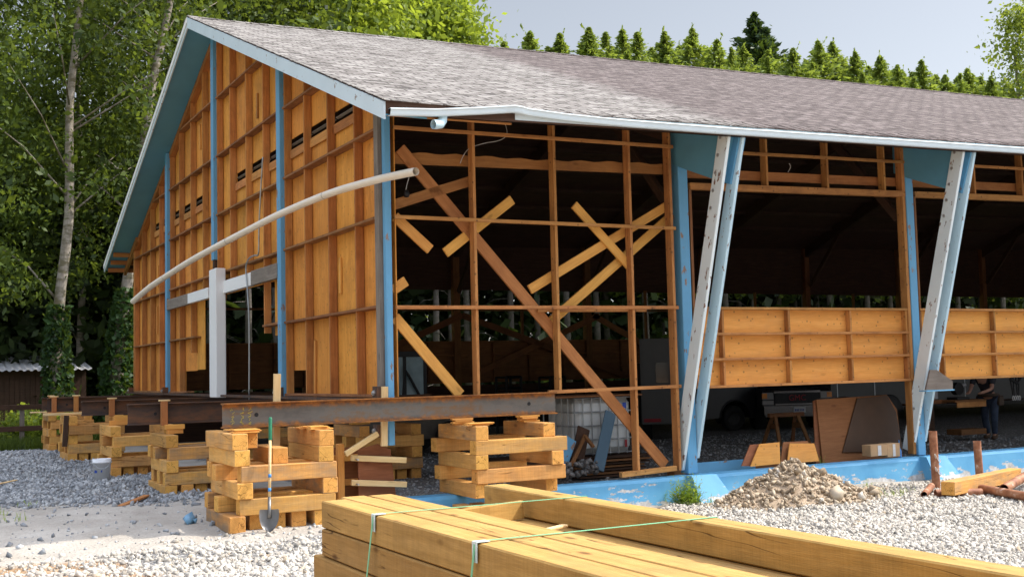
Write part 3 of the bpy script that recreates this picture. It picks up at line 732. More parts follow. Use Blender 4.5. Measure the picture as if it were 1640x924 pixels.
# ---- open bays with head framing and plywood panel
def open_bay(i):
    xa, xb = BAY*i+.14, BAY*(i+1)-.10; s0, s1 = sag(xa), sag(xb)
    bl('lintel', (xa, -.02, 3.0+s0), (xb, -.02, 3.0+s1), .12, .10, m_frame)
    sp = (xb-xa)/3.55
    for k in range(1, 4):
        x = xa+.25+sp*k
        if x < xb-.2: bl('head_stud', (x, 0, 3.05+sag(x)), (x, 0, top_z(x)), .045, .14, m_frame, up=(0, 1, 0))
    bl('head_stud', (xb-.03, 0, 3.05+s1), (xb-.03, 0, top_z(xb)), .07, .14, m_frame, up=(0, 1, 0))
    bl('head_girt', (xa, -.075, 3.56+s0), (xb, -.075, 3.56+s1), .04, .05, m_frame)
    bl('header_board', (xa, .11, 3.23+s0), (xb, .11, 3.23+s1), .04, .15, m_brace)
    bl('jamb', (xb-.04, 0, 0), (xb-.04, 0, 2.95+s1), .07, .15, m_frame, up=(0, 1, 0))
    bl('jamb', (xb-.04, .02, -1.28), (xb-.04, .02, 0), .07, .13, m_brace, up=(0, 1, 0))
    bl('jamb', (xa+.02, .02, 0), (xa+.02, .02, 2.95+s0), .05, .13, m_dim, up=(0, 1, 0))
    mb = MB(); mb.box((xa, .055, .0), (xb, .072, 1.22)); p = B(mb, 'wall_panel', m_panel)
    for z in (.0, .425, .82, 1.225):
        bl('panel_rail', (xa, -.005, z), (xb, -.005, z+random.uniform(-.006, .006)), .12, .04, m_frame, parent=p)
    for k in range(0, 4):
        x = xa+.57+1.36*k
        if x > xb-.15: x = xb-.09
        for z in (.0, .425, .82): bl('panel_post', (x, 0.003, z+.02), (x, 0.003, z+.385), .04, .10, m_frame, up=(0, 1, 0), parent=p)
for i in range(1, 7): open_bay(i)
# plywood bracket hanging on the second strut
a = at(1, -.55, 1485, 603)
mb = MB(); q = [at(1, -.55, *p) for p in ((1490, 592), (1500, 592), (1526, 610), (1526, 624), (1483, 624))]
mb.prism(q, (0, .03, 0)); B(mb, 'plywood_bracket', m_grey)
mb = MB(); q0 = at(1, -.55, 1483, 625); q1 = at(1, -.55, 1528, 625); mb.box((q0.x, -.56, q0.z-.02), (q1.x, -.40, q0.z)); B(mb, 'bracket_board', m_blue)
# ---- far long wall, interior frames
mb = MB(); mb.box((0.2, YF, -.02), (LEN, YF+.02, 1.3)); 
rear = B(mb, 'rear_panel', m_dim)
mb = MB(); mb.box((-.4, YF+.15, -1.5), (LEN, YF+.2, -.10)); B(mb, 'rear_added_dark_board', m_dark)  # dark board added to keep the gap below the rear wall dark
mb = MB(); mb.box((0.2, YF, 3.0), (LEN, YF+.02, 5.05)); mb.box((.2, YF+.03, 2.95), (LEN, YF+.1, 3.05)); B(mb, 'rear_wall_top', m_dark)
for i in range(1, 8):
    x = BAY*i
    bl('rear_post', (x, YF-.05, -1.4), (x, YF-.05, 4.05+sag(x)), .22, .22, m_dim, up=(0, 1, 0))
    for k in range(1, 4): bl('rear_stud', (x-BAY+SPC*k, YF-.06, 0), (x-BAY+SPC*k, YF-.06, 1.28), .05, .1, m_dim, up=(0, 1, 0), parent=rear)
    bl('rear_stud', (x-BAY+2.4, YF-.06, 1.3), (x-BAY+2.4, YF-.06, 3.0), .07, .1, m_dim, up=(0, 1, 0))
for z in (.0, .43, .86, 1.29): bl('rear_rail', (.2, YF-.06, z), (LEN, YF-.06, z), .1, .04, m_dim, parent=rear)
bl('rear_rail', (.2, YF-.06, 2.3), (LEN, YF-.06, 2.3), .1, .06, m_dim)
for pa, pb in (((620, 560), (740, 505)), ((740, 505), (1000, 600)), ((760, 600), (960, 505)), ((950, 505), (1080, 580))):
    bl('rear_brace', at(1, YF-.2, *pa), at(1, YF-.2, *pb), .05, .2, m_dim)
for i in range(1, 8):
    x = BAY*i
    for ya, yb in ((.1, YC), (YC, YF-.1)):
        bl('rafter', (x, ya, under(ya)-.2+sag(x)), (x, yb, under(yb)-.2+sag(x)), .16, .36, m_dark)
    for sgn in (1, -1):
        yb = .2 if sgn > 0 else YF-.3
        bl('knee_brace', (x, yb, 2.6+sag(x)), (x, yb+sgn*1.6, under(yb+sgn*1.6)-.35+sag(x)), .1, .14, m_dark)
for k in range(1, 9):
    for sgn in (0, 1):
        y = .6+k*1.02 if not sgn else YF-.6-k*1.02
        bl('purlin', (.3, y, under(y)-.06), (LEN, y, under(y)-.06+sag(LEN)), .05, .1, m_dark)
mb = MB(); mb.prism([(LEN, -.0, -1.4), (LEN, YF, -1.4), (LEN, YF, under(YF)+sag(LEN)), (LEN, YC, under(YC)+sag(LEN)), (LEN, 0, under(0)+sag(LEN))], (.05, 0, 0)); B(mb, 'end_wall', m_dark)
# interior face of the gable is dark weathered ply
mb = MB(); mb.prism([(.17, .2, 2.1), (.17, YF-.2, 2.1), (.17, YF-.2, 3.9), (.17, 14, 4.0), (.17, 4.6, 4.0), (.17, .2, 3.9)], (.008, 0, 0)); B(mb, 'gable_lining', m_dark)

# ------------------------------------------------------------------ foundation
fnd = empty('foundation_wall', (6, -.1, -1.68), 'low blue painted concrete foundation wall running along the open side of the barn', 'foundation')
mb = MB(); n = 60
def fprof(x): return [(-.31, -1.95), (-.27, -1.36), (-.24, -1.315), (.04, -1.315), (.06, -1.95)]
rings = [[(-.4+40*i/n, y, z) for y, z in fprof(0)] for i in range(n+1)]
mb.tube_rings(rings); mb.f += [tuple(range(5)), tuple(5*n+j for j in range(5))[::-1]]; mb.m += [0, 0]
def found_mat():
    n_ = NT('foundation paint'); tc = n_.n('ShaderNodeTexCoord'); sx = n_.n('ShaderNodeSeparateXYZ'); n_.l(tc.outputs['Object'], sx.inputs[0])
    a = n_.noise(n_.coord((1, 1, 1), rnd=False), 1.5, 6, .6); b = n_.noise(n_.coord((.8, 1, 2), rnd=False), 3.0, 8, .68)
    col = n_.ramp(a, [(.3, (.085, .30, .53)), (.7, (.15, .42, .65))])
    # bare, chalky concrete where the paint has come off, mostly low down
    lowm = n_.math('MULTIPLY', n_.math('ADD', sx.outputs['Z'], 1.33), -.55)
    k = n_.ramp(n_.math('ADD', b, lowm), [(.66, (0, 0, 0)), (.69, (1, 1, 1))])
    conc = n_.ramp(n_.noise(n_.coord((1, 1, 1), rnd=False), 8, 6, .7), [(.3, (.30, .28, .26)), (.65, (.66, .66, .65))])
    col = n_.mixc(k, col, conc); n_.bump(n_.math('SUBTRACT', n_.math('MULTIPLY', n_.noise(n_.coord((1, 1, 1), rnd=False), 30, 4), .4), k), .3, .006)
    return n_.done(col, .6, 0, .3)
m_found = found_mat()
B(mb, 'footing_wall', m_found, fnd)
for i in range(1, 8):
    x = BAY*i-.03; mb = MB()
    mb.tube_rings([[(x-.24, -.30, -1.95), (x+.50, -.30, -1.95), (x+.50, -.75, -1.95), (x-.24, -.75, -1.95)], [(x-.24, -.25, -1.30), (x+.22, -.25, -1.30), (x+.22, -.40, -1.30), (x-.24, -.40, -1.30)]])
    mb.f.append((4, 5, 6, 7)); mb.m.append(0)
    B(mb, 'pilaster', m_found, fnd)

# ------------------------------------------------------------------ steel beams
def ibeam(xa, xb, y, zt, zb, label, m=m_steel, fl=.16, holes=True):
    mb = MB(); ym = y; t = .014; zc = (zt+zb)/2; h = (zt-zb)/2; L = (xb-xa)/2
    prof = [(-fl/2, -h), (fl/2, -h), (fl/2, -h+t), (.006, -h+t+.008), (.006, h-t-.008), (fl/2, h-t), (fl/2, h), (-fl/2, h), (-fl/2, h-t), (-.006, h-t-.008), (-.006, -h+t+.008), (-fl/2, -h+t)]
    ns = 12
    mb.tube_rings([[(-L+2*L*i/ns, a, b) for a, b in prof] for i in range(ns+1)])
    mb.f += [(0, 1, 2, 3, 10, 11), (3, 4, 9, 10), (4, 5, 6, 7, 8, 9)]; mb.m += [0]*3
    k = ns*12; mb.f += [tuple(k+j for j in q)[::-1] for q in ((0, 1, 2, 3, 10, 11), (3, 4, 9, 10), (4, 5, 6, 7, 8, 9))]; mb.m += [0]*3
    o = mb.build('steel_beam', m)
    o.location = ((xa+xb)/2, y, zc); tag(o, label, 'steel beam', 'rusty steel beams carrying the gable')
    q = MB()
    for x in (-L+.42, L-.42): q.tube([(x, -.010, .0), (x, -.0055, .0)], .026, 12)
    if holes:
        q2 = q.build('bolt_hole', m_black); q2.location = o.location; put(q2, o)
    return o
b1 = ibeam(-2.27, 2.43, -.23, .015, -.29, 'front steel beam with bare grey web and orange rusty flanges under the barn corner')
b2 = ibeam(-2.58, 2.6, 4.45, -.05, -.38, 'dark rusty steel beam on the second crib back along the gable', m_steeld)
b3 = ibeam(-2.63, 2.6, 9.15, -.06, -.34, 'dark rusty steel beam on the third crib back, with white dust on its end', m_steeld)
b4 = ibeam(-2.75, 2.6, 13.8, -.04, -.36, 'rusty steel beam second from the far end of the gable with a wood block in its web', m_steeld)
b5 = ibeam(-2.40, 2.6, 18.3, -.08, -.42, 'farthest rusty steel beam at the back corner of the gable', m_steeld)
o = MB().box((-.16, 0.35, -.045), (.02, 19.0, -.005)).build('steel_channel', m_steeld); tag(o, 'long dark steel channel lying on the beams under the gable wall', 'steel channel')
# yellow chalk scribble near the end of the front beam
mb = MB(); rr = random.Random(3)
for col_, x0 in enumerate((-2.15, -2.03, -1.93)):
    z = .0-.05
    while z > -.22:
        pts = [(x0+rr.uniform(-.03, .03), -.2385, z-.03*k/4+rr.uniform(-.008, .008)) for k in range(5)]
        mb.tube(pts, .0025, 4); z -= .042
q = mb.build('chalk_writing', plain('yellow chalk', (.75, .6, .08), .9)); put(q, b1)
# wooden blocks standing in the beam webs
for i, (x, y, zt, zb, lab) in enumerate(((-2.05, 4.35, -.02, -.40, 'second beam'), (-2.1, 9.03, -.03, -.36, 'third beam'), (-2.15, 13.67, -.01, -.38, 'fourth beam'), (-2.2, 18.15, -.05, -.44, 'farthest beam'), (-2.62, 13.67, -.02, -.40, 'end of the fourth beam'))):
    t = empty('web_block', (x, y, zb), f'brown wooden block wedged upright in the web of the {lab}', 'wood block', 'wooden blocks in the beam webs')
    lumber('block', (x, y-.03, zb), (x, y-.03, zt), .10, .10, m_brace, t, up=(0, 1, 0)); lumber('cap', (x-.08, y-.03, zt+.012), (x+.09, y-.03, zt+.012), .09, .025, m_new, t)
# upright new stakes beside the beam
for (x, y, z0, z1, lab) in ((-1.55, -.06, -.55, .36, 'pale new two by four standing upright behind the front beam above the nearest crib'), (-.12, -.12, -.62, .16, 'pale new two by four standing upright beside the barn corner post')):
    o = lumber('wooden_stake', (x, y, z0), (x+.02, y, z1), .04, .09, [m_new, m_new], up=(1, 0, 0)); tag(o, lab, 'wooden stake')

# ------------------------------------------------------------------ cribs
ORD = ['lowest', 'second', 'third', 'fourth', 'fifth', 'sixth', 'seventh']
TB = .188
def timber(p0, p1, lab, group, tb=TB):
    p0 = Vector(p0); p1 = Vector(p1)
    j = lambda s: Vector((random.uniform(-s, s), random.uniform(-s, s), 0))
    o = lumber('crib_timber', p0+j(.012), p1+j(.012), tb-random.uniform(0, .004), tb-.001, [m_crib, m_cribend], bev=.007)
    return tag(o, lab, 'timber', group)
def crib_rows(cname, group, rows, zb, tb=TB, dx=0):
    """rows: list per layer of ('x'|'y', [(pos, a, b, words)])"""
    for li, (d, items) in enumerate(rows):
        z = zb+tb*(li+.5)
        for pos, a, b, words in items:
            p0, p1 = ((a+dx, pos, z), (b+dx, pos, z)) if d == 'x' else ((pos+dx, a, z), (pos+dx, b, z))
            timber(p0, p1, f'{words} timber, {ORD[li]} layer of {cname}', group, tb)
cn = 'the nearest crib behind the shovel'
ya, yb = -1.02, .22
crib_rows(cn, 'timbers of the nearest crib', [
    ('y', [(-2.17, ya-.05, .15, 'leftmost base'), (-1.90, ya+.12, yb, 'inner left base'), (-1.66, ya+.10, yb, 'greyish base'), (-1.42, ya+.08, yb, 'inner right base'), (-1.16, ya+.02, yb, 'rightmost base')]),
    ('x', [(ya+.09, -2.14, -.98, 'long front'), (-.42, -2.28, -1.1, 'middle'), (.12, -2.25, -1.0, 'back')]),
    ('y', [(-2.08, ya-.02, yb, 'left'), (-1.06, ya-.02, yb, 'right')]),
    ('x', [(ya+.08, -2.12, -.96, 'weathered grey front'), (-.40, -2.3, -1.1, 'middle'), (.14, -2.22, -1.0, 'back')]),
    ('y', [(-2.10, ya-.0, yb, 'left'), (-1.62, ya+.12, .0, 'loose short middle'), (-1.09, ya-.0, yb, 'right')]),
    ('y', [(-2.14, ya+.0, yb, 'top left'), (-2.14+.195, ya+.25, yb, 'second top left'), (-1.10, ya+.0, yb, 'top right')])], -1.455, dx=-.13)
def shims(x, y, z0, z1, lab, n=4):
    t = empty('shim_stack', (x, y, z0), lab, 'shims', 'shim stacks on the cribs'); z = z0
    hs = [max(.012, (z1-z0)/n)]*n
    for k in range(n):
        a = random.uniform(-.12, .12); L = random.uniform(.1, .2); d = Vector((math.cos(a), math.sin(a), 0))*L
        c = Vector((x+random.uniform(-.03, .03), y+random.uniform(-.02, .02), z+hs[k]/2)); lumber('shim', c-d, c+d, random.uniform(.09, .16), hs[k]-.001, [m_bright, m_bright], t, bev=.002); z += hs[k]
shims(-2.11, -.5, -.325, -.292, 'thin wedge shims on the left top timber of the nearest crib', 3)
shims(-1.23, -.5, -.325, -.292, 'short shims on the right top timber of the nearest crib', 3)
shims(-2.13, -.80, -.325, -.285, 'splintered thin shims at the front of the nearest crib top', 3)
shims(-1.25, -.80, -.325, -.285, 'small pale block of shims at the front right of the nearest crib', 3)
cn = 'the crib on the foundation wall'
ya, yb = -.92, .28
crib_rows(cn, 'timbers of the crib on the foundation', [
    ('y', [(.94, ya+.05, yb, 'left'), (2.06, ya+.2, yb, 'right')]),
    ('x', [(ya+.10, .86, 2.18, 'front'), (.15, .75, 2.12, 'back')]),
    ('y', [(.92, ya, yb, 'left'), (2.05, ya, yb, 'right')]),
    ('x', [(ya+.08, .84, 2.2, 'long front'), (.16, .72, 2.1, 'back')]),
    ('y', [(.93, ya, yb, 'top left'), (1.95, ya+.05, yb, 'top right')])], -1.312, .186)
for x, wds in ((.80, 'left'), (1.02, 'right')):
    timber((x, -.95, -1.50), (x, -.45, -1.50), f'short {wds} block under the front of the crib on the foundation', 'timbers of the crib on the foundation')
o = lumber('plank', (.68, -.9, -1.60), (1.3, -.6, -1.60), .5, .05, m_brace); tag(o, 'short brown plank lying under the blocks of the crib at the front beam end', 'plank')
shims(.95, -.3, -.382, -.292, 'pale shims on the left of the crib under the right beam end', 4)
shims(.98, -.75, -.382, -.34, 'scattered thin shims at the front left of the right crib', 3)
shims(1.93, -.35, -.382, -.292, 'tall shim blocks on the right of the crib under the right beam end', 4)
def std_crib(cx, cy, zb, zt, cname, group, w_=1.15, d_=1.25, nb=5, seed=0):
    rr = random.Random(seed); n = int((zt-zb)/TB); tb = (zt-zb-.02)/n if (zt-zb)/n < .215 else TB
    rows = []
    x0, x1, y0, y1 = cx-w_/2, cx+w_/2, cy-d_/2, cy+d_/2
    J = lambda s=.04: rr.uniform(-s, s)
    for li in range(n):
        if li == 0:
            names = ['far left', 'left', 'middle', 'right', 'far right']
            rows.append(('y', [(x0+.1+(w_-.2)*k/4, y0+J(.05)-(.05 if k == 0 else -.05), y1+J(), names[k]) for k in range(nb)]))
        elif li % 2:
            rows.append(('x', [(y0+.10, x0+J()+.04, x1+J(), 'front'), (cy+J(.1), x0+J(), x1+J(), 'middle'), (y1-.12, x0+J(), x1+J(), 'back')] if rr.random() < .6 else [(y0+.10, x0+J(), x1+J(), 'front'), (y1-.12, x0+J(), x1+J(), 'back')]))
        else:
            rows.append(('y', [(x0+.12+J(.02), y0+J(), y1+J(), 'left'), (x1-.12+J(.02), y0+J(), y1+J(), 'right')]))
    crib_rows(cname, group, rows, zb, tb)
    z = zb+n*tb
    if zt-z > .012: shims(cx-.3, cy, z, zt-.002, f'shims on top of {cname}', 2)
std_crib(-1.62, 4.22, -1.47, -.385, 'the second crib back along the gable', 'timbers of the second crib', seed=2)
std_crib(-1.68, 8.75, -1.47, -.345, 'the third crib back, behind the white bucket', 'timbers of the third crib', 1.2, 1.4, seed=5)
std_crib(-1.85, 13.4, -1.47, -.42, 'the fourth crib back along the gable', 'timbers of the fourth crib', 1.2, 1.4, seed=9)
std_crib(-1.8, 17.9, -1.47, -.46, 'the farthest crib at the back corner', 'timbers of the farthest crib', 1.1, 1.3, seed=12)
std_crib(1.55, 4.4, -1.47, -.385, 'the crib inside the barn behind the corner post', 'timbers of the inner crib', 1.15, 1.3, seed=21)
std_crib(.95, 9.1, -1.47, -.345, 'the inner crib under the third beam', 'timbers of the deep inner crib', 1.15, 1.3, seed=25)
for (x0, y0, x1, z, wd, lab, th) in ((-2.9, 13.1, -1.0, -.405, .22, 'pale plank laid across the top of the fourth crib', .05), (-2.75, 17.6, -1.2, -.455, .2, 'pale plank laid across the top of the farthest crib', .03)):
    o = lumber('plank', (x0, y0, z+.01), (x1, y0, z+.01), wd, th, [m_new, m_new]); tag(o, lab, 'plank')
o = lumber('timber', (-2.5, 12.75, -1.1), (-2.46, 12.78, -.42), .10, .10, m_dark, up=(0, 1, 0)); tag(o, 'dark upright board leaning on the left of the fourth crib', 'board')
o = lumber('scrap_board', (-3.05, 2.3, -1.40), (-2.5, 3.35, -1.38), .09, .03, m_brace); tag(o, 'brown scrap board lying on the gravel near the second crib', 'board')
o = lumber('scrap_board', (-4.9, 6.0, -1.39), (-3.9, 7.8, -1.38), .06, .02, m_new); tag(o, 'thin tan stick lying across the grey gravel at left', 'stick')

# ------------------------------------------------------------------ foreground bundle of treated timbers
zt = -.57; T = .19; x0 = -3.075; gap = .012; yfar, ynear = -6.25, -12.2
ROW = ['top', 'second', 'third', 'lowest']
CW = ['leftmost', 'second from left', 'third from left', 'fourth from left', 'fifth from left', 'sixth from left', 'seventh from left', 'rightmost']
for li in range(4):
    for c in range(8):
        if li == 0 and c in (3, 4, 5, 6): continue
        x = x0+T/2+c*(T+gap)+(-.018 if li == 2 else 0)+random.uniform(-.004, .004)
        z = zt-T/2-li*(T+.006)
        yf = yfar+{0: 0, 1: .12, 2: .14, 7: .28}.get(c, .1)*(1 if li == 0 else .3)+random.uniform(-.03, .03)+(.12 if li == 2 and c == 0 else 0)
        if li == 0 and c == 7: yf = -6.05
        o = lumber('treated_timber', (x, yf, z), (x+random.uniform(-.006, .006), ynear, z), T-.002, T-.002, [m_treat, m_treatend], bev=.009)
        tag(o, f'{CW[c]} long treated timber in the {ROW[li]} layer of the strapped bundle in front', 'timber', 'treated timbers of the strapped bundle')
for y in (-7.2, -11.0):
    for k in range(1):
        o = lumber('bearer', (x0-.05, y, zt-4*T-.06-.02), (x0+1.65, y, zt-4*T-.06-.02), .1, .09, m_new); tag(o, f'{"far" if y > -8 else "near"} cross bearer under the strapped timber bundle', 'bearer')
o = lumber('spacer_board', (-2.42, -7.0, zt-.12), (-1.70, -6.75, zt-.12), .04, .13, m_treat); tag(o, 'short board standing on edge in the gap of the timber bundle', 'board')
o = lumber('spacer_board', (-2.40, -7.75, zt-.17), (-1.75, -7.45, zt-.16), .05, .02, m_new); tag(o, 'thin pale strip lying in the gap of the timber bundle', 'strip')
m_strap = plain('green strap', (.22, .55, .30), .45, var=.08); m_guard = plain('strap guard', (.62, .72, .70), .5, var=.1)
for (y, wd) in ((-7.3, 'far'), (-8.75, 'near')):
    t = empty('strap', (x0, y, zt), f'{wd} green plastic strap around the treated timber bundle', 'strap', 'green straps')
    e = .003; xr = x0+8*(T+gap)-.012
    yr = y+.02
    mb = MB()
    def seg(p, q, n):    # flat ribbon between p and q with thickness along n
        p = Vector(p); q = Vector(q); d = (q-p).normalized(); s_ = d.cross(Vector(n)).normalized()*.009; n = Vector(n)*.0015
        mb.prism([p-s_-n, p+s_-n, q+s_-n, q-s_-n], n*2)
    zl = zt-4*T-.02
    seg((x0-e-.004, y, zt+e), (x0-e-.055, y, zt-2*T-.01), (-1, 0, 0)); seg((x0-e-.055, y, zt-2*T-.01), (x0-e-.055, y, zl), (-1, 0, 0))
    seg((x0-e, y, zt+e+.006), (x0+3*(T+gap), yr-.005, zt+e+.001), (0, 0, 1)); seg((x0+3*(T+gap), yr-.005, zt+e+.001), (xr+e, yr, zt+e), (0, 0, 1)); seg((xr+e, yr, zt+e), (xr+e, yr, zl), (1, 0, 0))
    mb.build('band', m_strap, t)
    g = MB(); g.box((x0-.0095, y-.028, zt-.10), (x0-.0055, y+.028, zt+.009)); g.box((x0-.0055, y-.028, zt+.005), (x0+.07, y+.028, zt+.009))
    g.build('corner_guard', m_guard, t)

# ------------------------------------------------------------------ white pipe, conduit, wires
pts = []
for (px, py) in ((213, 483), (240, 460), (270, 440), (305, 418), (345, 396), (395, 370), (440, 347), (490, 325), (540, 306), (600, 289), (640, 280), (666, 275)):
    f_ = (px-213)/(666-213); dist = 1/((1-f_)/21.5+f_/14.25); pts.append(atd(px, py, dist))
def catmull(P, k=6):
    out = []
    for i in range(len(P)-1):
        a, b, c, d = P[max(i-1, 0)], P[i], P[i+1], P[min(i+2, len(P)-1)]
        for j in range(k):
            t = j/k; out.append(.5*((2*b)+(c-a)*t+(2*a-5*b+4*c-d)*t*t+(3*b-a-3*c+d)*t*t*t))
    return out+[P[-1]]
cp = catmull(pts, 5); R_ = .052
mb = MB(); mb.tube(cp, R_, 16, caps=False); mb.tube(cp[::-1], R_-.006, 16, caps=False)
d_ = (cp[-1]-cp[-2]).normalized(); 
mb.tube([cp[-1]-d_*.001, cp[-1]+d_*.002], R_, 16, caps=False)
pipe = mb.build('plastic_pipe', [m_pvc], smooth=True); tag(pipe, 'long bent cream plastic pipe hanging across the front of the gable', 'pipe')
mb = MB()
for t in (9, 22, 38): mb.tube([cp[t], cp[t]+(cp[t+1]-cp[t]).normalized()*.012], R_+.003, 16, caps=False)
mb.build('pipe_seam', plain('grey mark', (.35, .33, .3)), pipe)
cpts = [at(0, -.12, *p) for p in ((421, 252), (418, 300), (415, 360), (414, 405), (408, 409), (399, 414), (394, 428), (396, 460), (399, 520), (399, 640))]
o = MB().tube(catmull(cpts, 5), .014, 8).build('conduit', m_galv, smooth=True); tag(o, 'thin grey bent electrical conduit hanging down in front of the gable doorway', 'conduit')
for pl, lab in ((((808, 195), (812, 215), (800, 225), (775, 230), (752, 238), (742, 250), (737, 262)), 'thin loose white wire dangling from the head of the first bay'),
                (((655, 285), (652, 295), (650, 305)), 'short black drop wire beside the corner post'), (((1264, 262), (1266, 268), (1262, 276)), 'short pale wire end hanging above the second bay')):
    o = MB().tube(catmull([at(1, .03, *p) for p in pl], 4), .006, 5).build('wire', plain('wire '+lab[:8], (.5, .48, .45))); tag(o, lab, 'wire')
c = at(1, .03, 651, 309); o = MB().lathe(c, [(0, .04), (.025, .035), (.04, 0), (.045, -.03), (.03, -.06), (0, -.065)], 12).build('lamp_socket', m_black, smooth=True); tag(o, 'small black lamp socket hanging by the corner post', 'lamp socket')

# ------------------------------------------------------------------ form panel at the corner
fp = empty('form_panel', (-.45, .35, -1.6), 'brown plywood concrete form with pale walers beside the nearest crib', 'concrete form')
mb = MB(); mb.prism([(-.95, .42, -1.70), (.05, .42, -1.70), (-.02, .42, -.66), (-.95, .42, -.62)], (0, .02, 0)); mb.build('plywood', m_formply, fp)
mb = MB(); mb.prism([(-.40, .10, -1.7), (.17, .10, -1.7), (.06, .10, -.68), (-.12, .10, -.60), (-.40, .10, -.66)], (0, .02, 0)); mb.build('plywood', m_formply, fp)
for z in (-.78, -1.10, -1.42):
    lumber('waler', (-1.0, .37, z), (-.05, .37, z+.0), .05, .085, m_bright, fp); lumber('waler', (-.52, .05, z+.02), (.24, .0, z-.05), .05, .075, m_new, fp)
    MB().tube([(-.82, .34, z), (-.82, .22, z)], .012, 6).cbox((-.82, .3, z), (.07, .02, .07)).build('tie_clamp', m_zinc, fp)
    MB().tube([(-.46, .02, z), (-.46, -.06, z)], .014, 6).build('tie_clamp', m_zinc, fp)
lumber('stake', (-.60, .24, -1.75), (-.60, .24, -.58), .09, .09, m_bright, fp, up=(0, 1, 0))
o = lumber('brace_stick', at(1, -.1, 553, 727), at(1, -.1, 605, 694), .05, .07, [m_new, m_new]); tag(o, 'pale stick leaning diagonally against the corner form', 'stick')

# ------------------------------------------------------------------ shovel
sb = at(1, -1.25, 431, 852); st = at(1, -1.02, 433, 668); dz = (st-sb).normalized()
sh = empty('shovel', sb, 'round point shovel with green grip and wooden handle leaning on the nearest crib', 'shovel')
m_blade = plain('worn shovel steel', (.20, .19, .18), .35, .7)
P_ = lambda t: sb+dz*t
L = (st-sb).length
MB().tube([P_(.36), P_(L-.25)], .017, 10).build('handle', m_new, sh, True)
MB().tube([P_(L-.27), P_(L-.26), P_(L-.02), P_(L)], [.019, .021, .021, .016], 10).build('grip', plain('green grip', (.02, .18, .09), .5), sh, True)
MB().tube([P_(.16), P_(.22), P_(.40)], [.024, .021, .019], 10).build('socket', m_blade, sh, True)
MB().tube([P_(.46), P_(.50)], .0185, 10).tube([P_(.62), P_(.66)], .0185, 10).build('sticker', plain('blue sticker', (.05, .25, .6), .5), sh, True)
mb = MB(); rows_ = []
side = Vector((.93, -.35, 0)).normalized(); nrm = side.cross(dz).normalized()
for t, wv in ((0, .0), (.03, .045), (.08, .085), (.14, .105), (.2, .112), (.255, .112), (.268, .10)):
    row = []
    for k in range(9):
        u = (k-4)/4; row.append(sb+dz*(t-.01)+side*(wv*u)-nrm*(.035*(1-u*u)-.02) )
    rows_.append(row)
for off in (0, .004):
    b0 = len(mb.v)
    for row in rows_: mb.v += [tuple(p+nrm*off) for p in row]
    for i in range(6):
        for k in range(8): mb.f.append((b0+i*9+k, b0+i*9+k+1, b0+i*9+9+k+1, b0+i*9+9+k)); mb.m.append(0)
mb.build('blade', m_blade, sh, True)

# ------------------------------------------------------------------ buckets
m_bucket = plain('white plastic', (.86, .87, .88), .4, var=.06)
def bucket(p, lab, s=1.0, blue=True):
    t = empty('bucket', p, lab, 'bucket', 'white plastic buckets')
    mb = MB().lathe(p, [(0, .005), (.13*s, 0), (.15*s, .30*s), (.162*s, .30*s), (.162*s, .325*s), (.152*s, .33*s), (.155*s, .37*s), (.145*s, .37*s), (.13*s, .03), (0, .03)], 24); mb.build('pail', m_bucket, t, True)
    mb = MB(); mb.tube([(p[0]+.16*s*math.cos(a), p[1]+.16*s*math.sin(a)*.98, p[2]+.33*s-.12*s*math.sin((a-3.4)/2.4*math.pi)*1.0) for a in np.linspace(3.4, 5.8, 12)], .004, 6); mb.build('bail', m_galv, t)
    if blue:
        mb = MB()
        for a0, a1, z in ((3.6, 4.0, .14), (4.45, 4.62, .15)):
            n = 6; Rr = .1415*s
            for k in range(n):
                a, b = a0+(a1-a0)*k/n, a0+(a1-a0)*(k+1)/n
                mb.add([(p[0]+Rr*math.cos(q), p[1]+Rr*math.sin(q), p[2]+zz) for q, zz in ((a, z*s), (b, z*s), (b, (z+.06)*s), (a, (z+.06)*s))], [(0, 1, 2, 3)])
        mb.build('print', plain('blue print', (.03, .08, .4)), t)
    return t
c = at(1, 7.45, 163, 754); bucket((c.x, 7.45, h1(c.x, 7.45)), 'white plastic bucket with blue print on the gravel before the third crib', 1.05)
for px, lab in ((886, 'white bucket inside the barn right of the foundation crib, left one'), (873, 'white bucket half hidden behind the foundation crib')):
    c = at(1, 2.2, px, 705); bucket((c.x, 2.2+.3*(px < 880), -1.12), lab, .8, False)
o = MB().box((3.0, 1.9, -1.44), (4.0, 3.0, -1.12)).build('low_bench', m_dark); tag(o, 'low dark wooden bench holding white buckets inside the barn', 'bench')

# crumpled blue plastic
c = at(2, -1.42, 303, 837)
V, F = stones(np.array([[c.x, c.y, h1(c.x, c.y)+.05], [c.x+.06, c.y, h1(c.x, c.y)+.04]]), np.array([.085, .06]), np.random.default_rng(9))
o = npmesh('plastic_wrap', V, F, plain('blue plastic film', (.18, .35, .5), .25)); tag(o, 'crumpled piece of blue plastic on the sand left of the nearest crib', 'plastic')

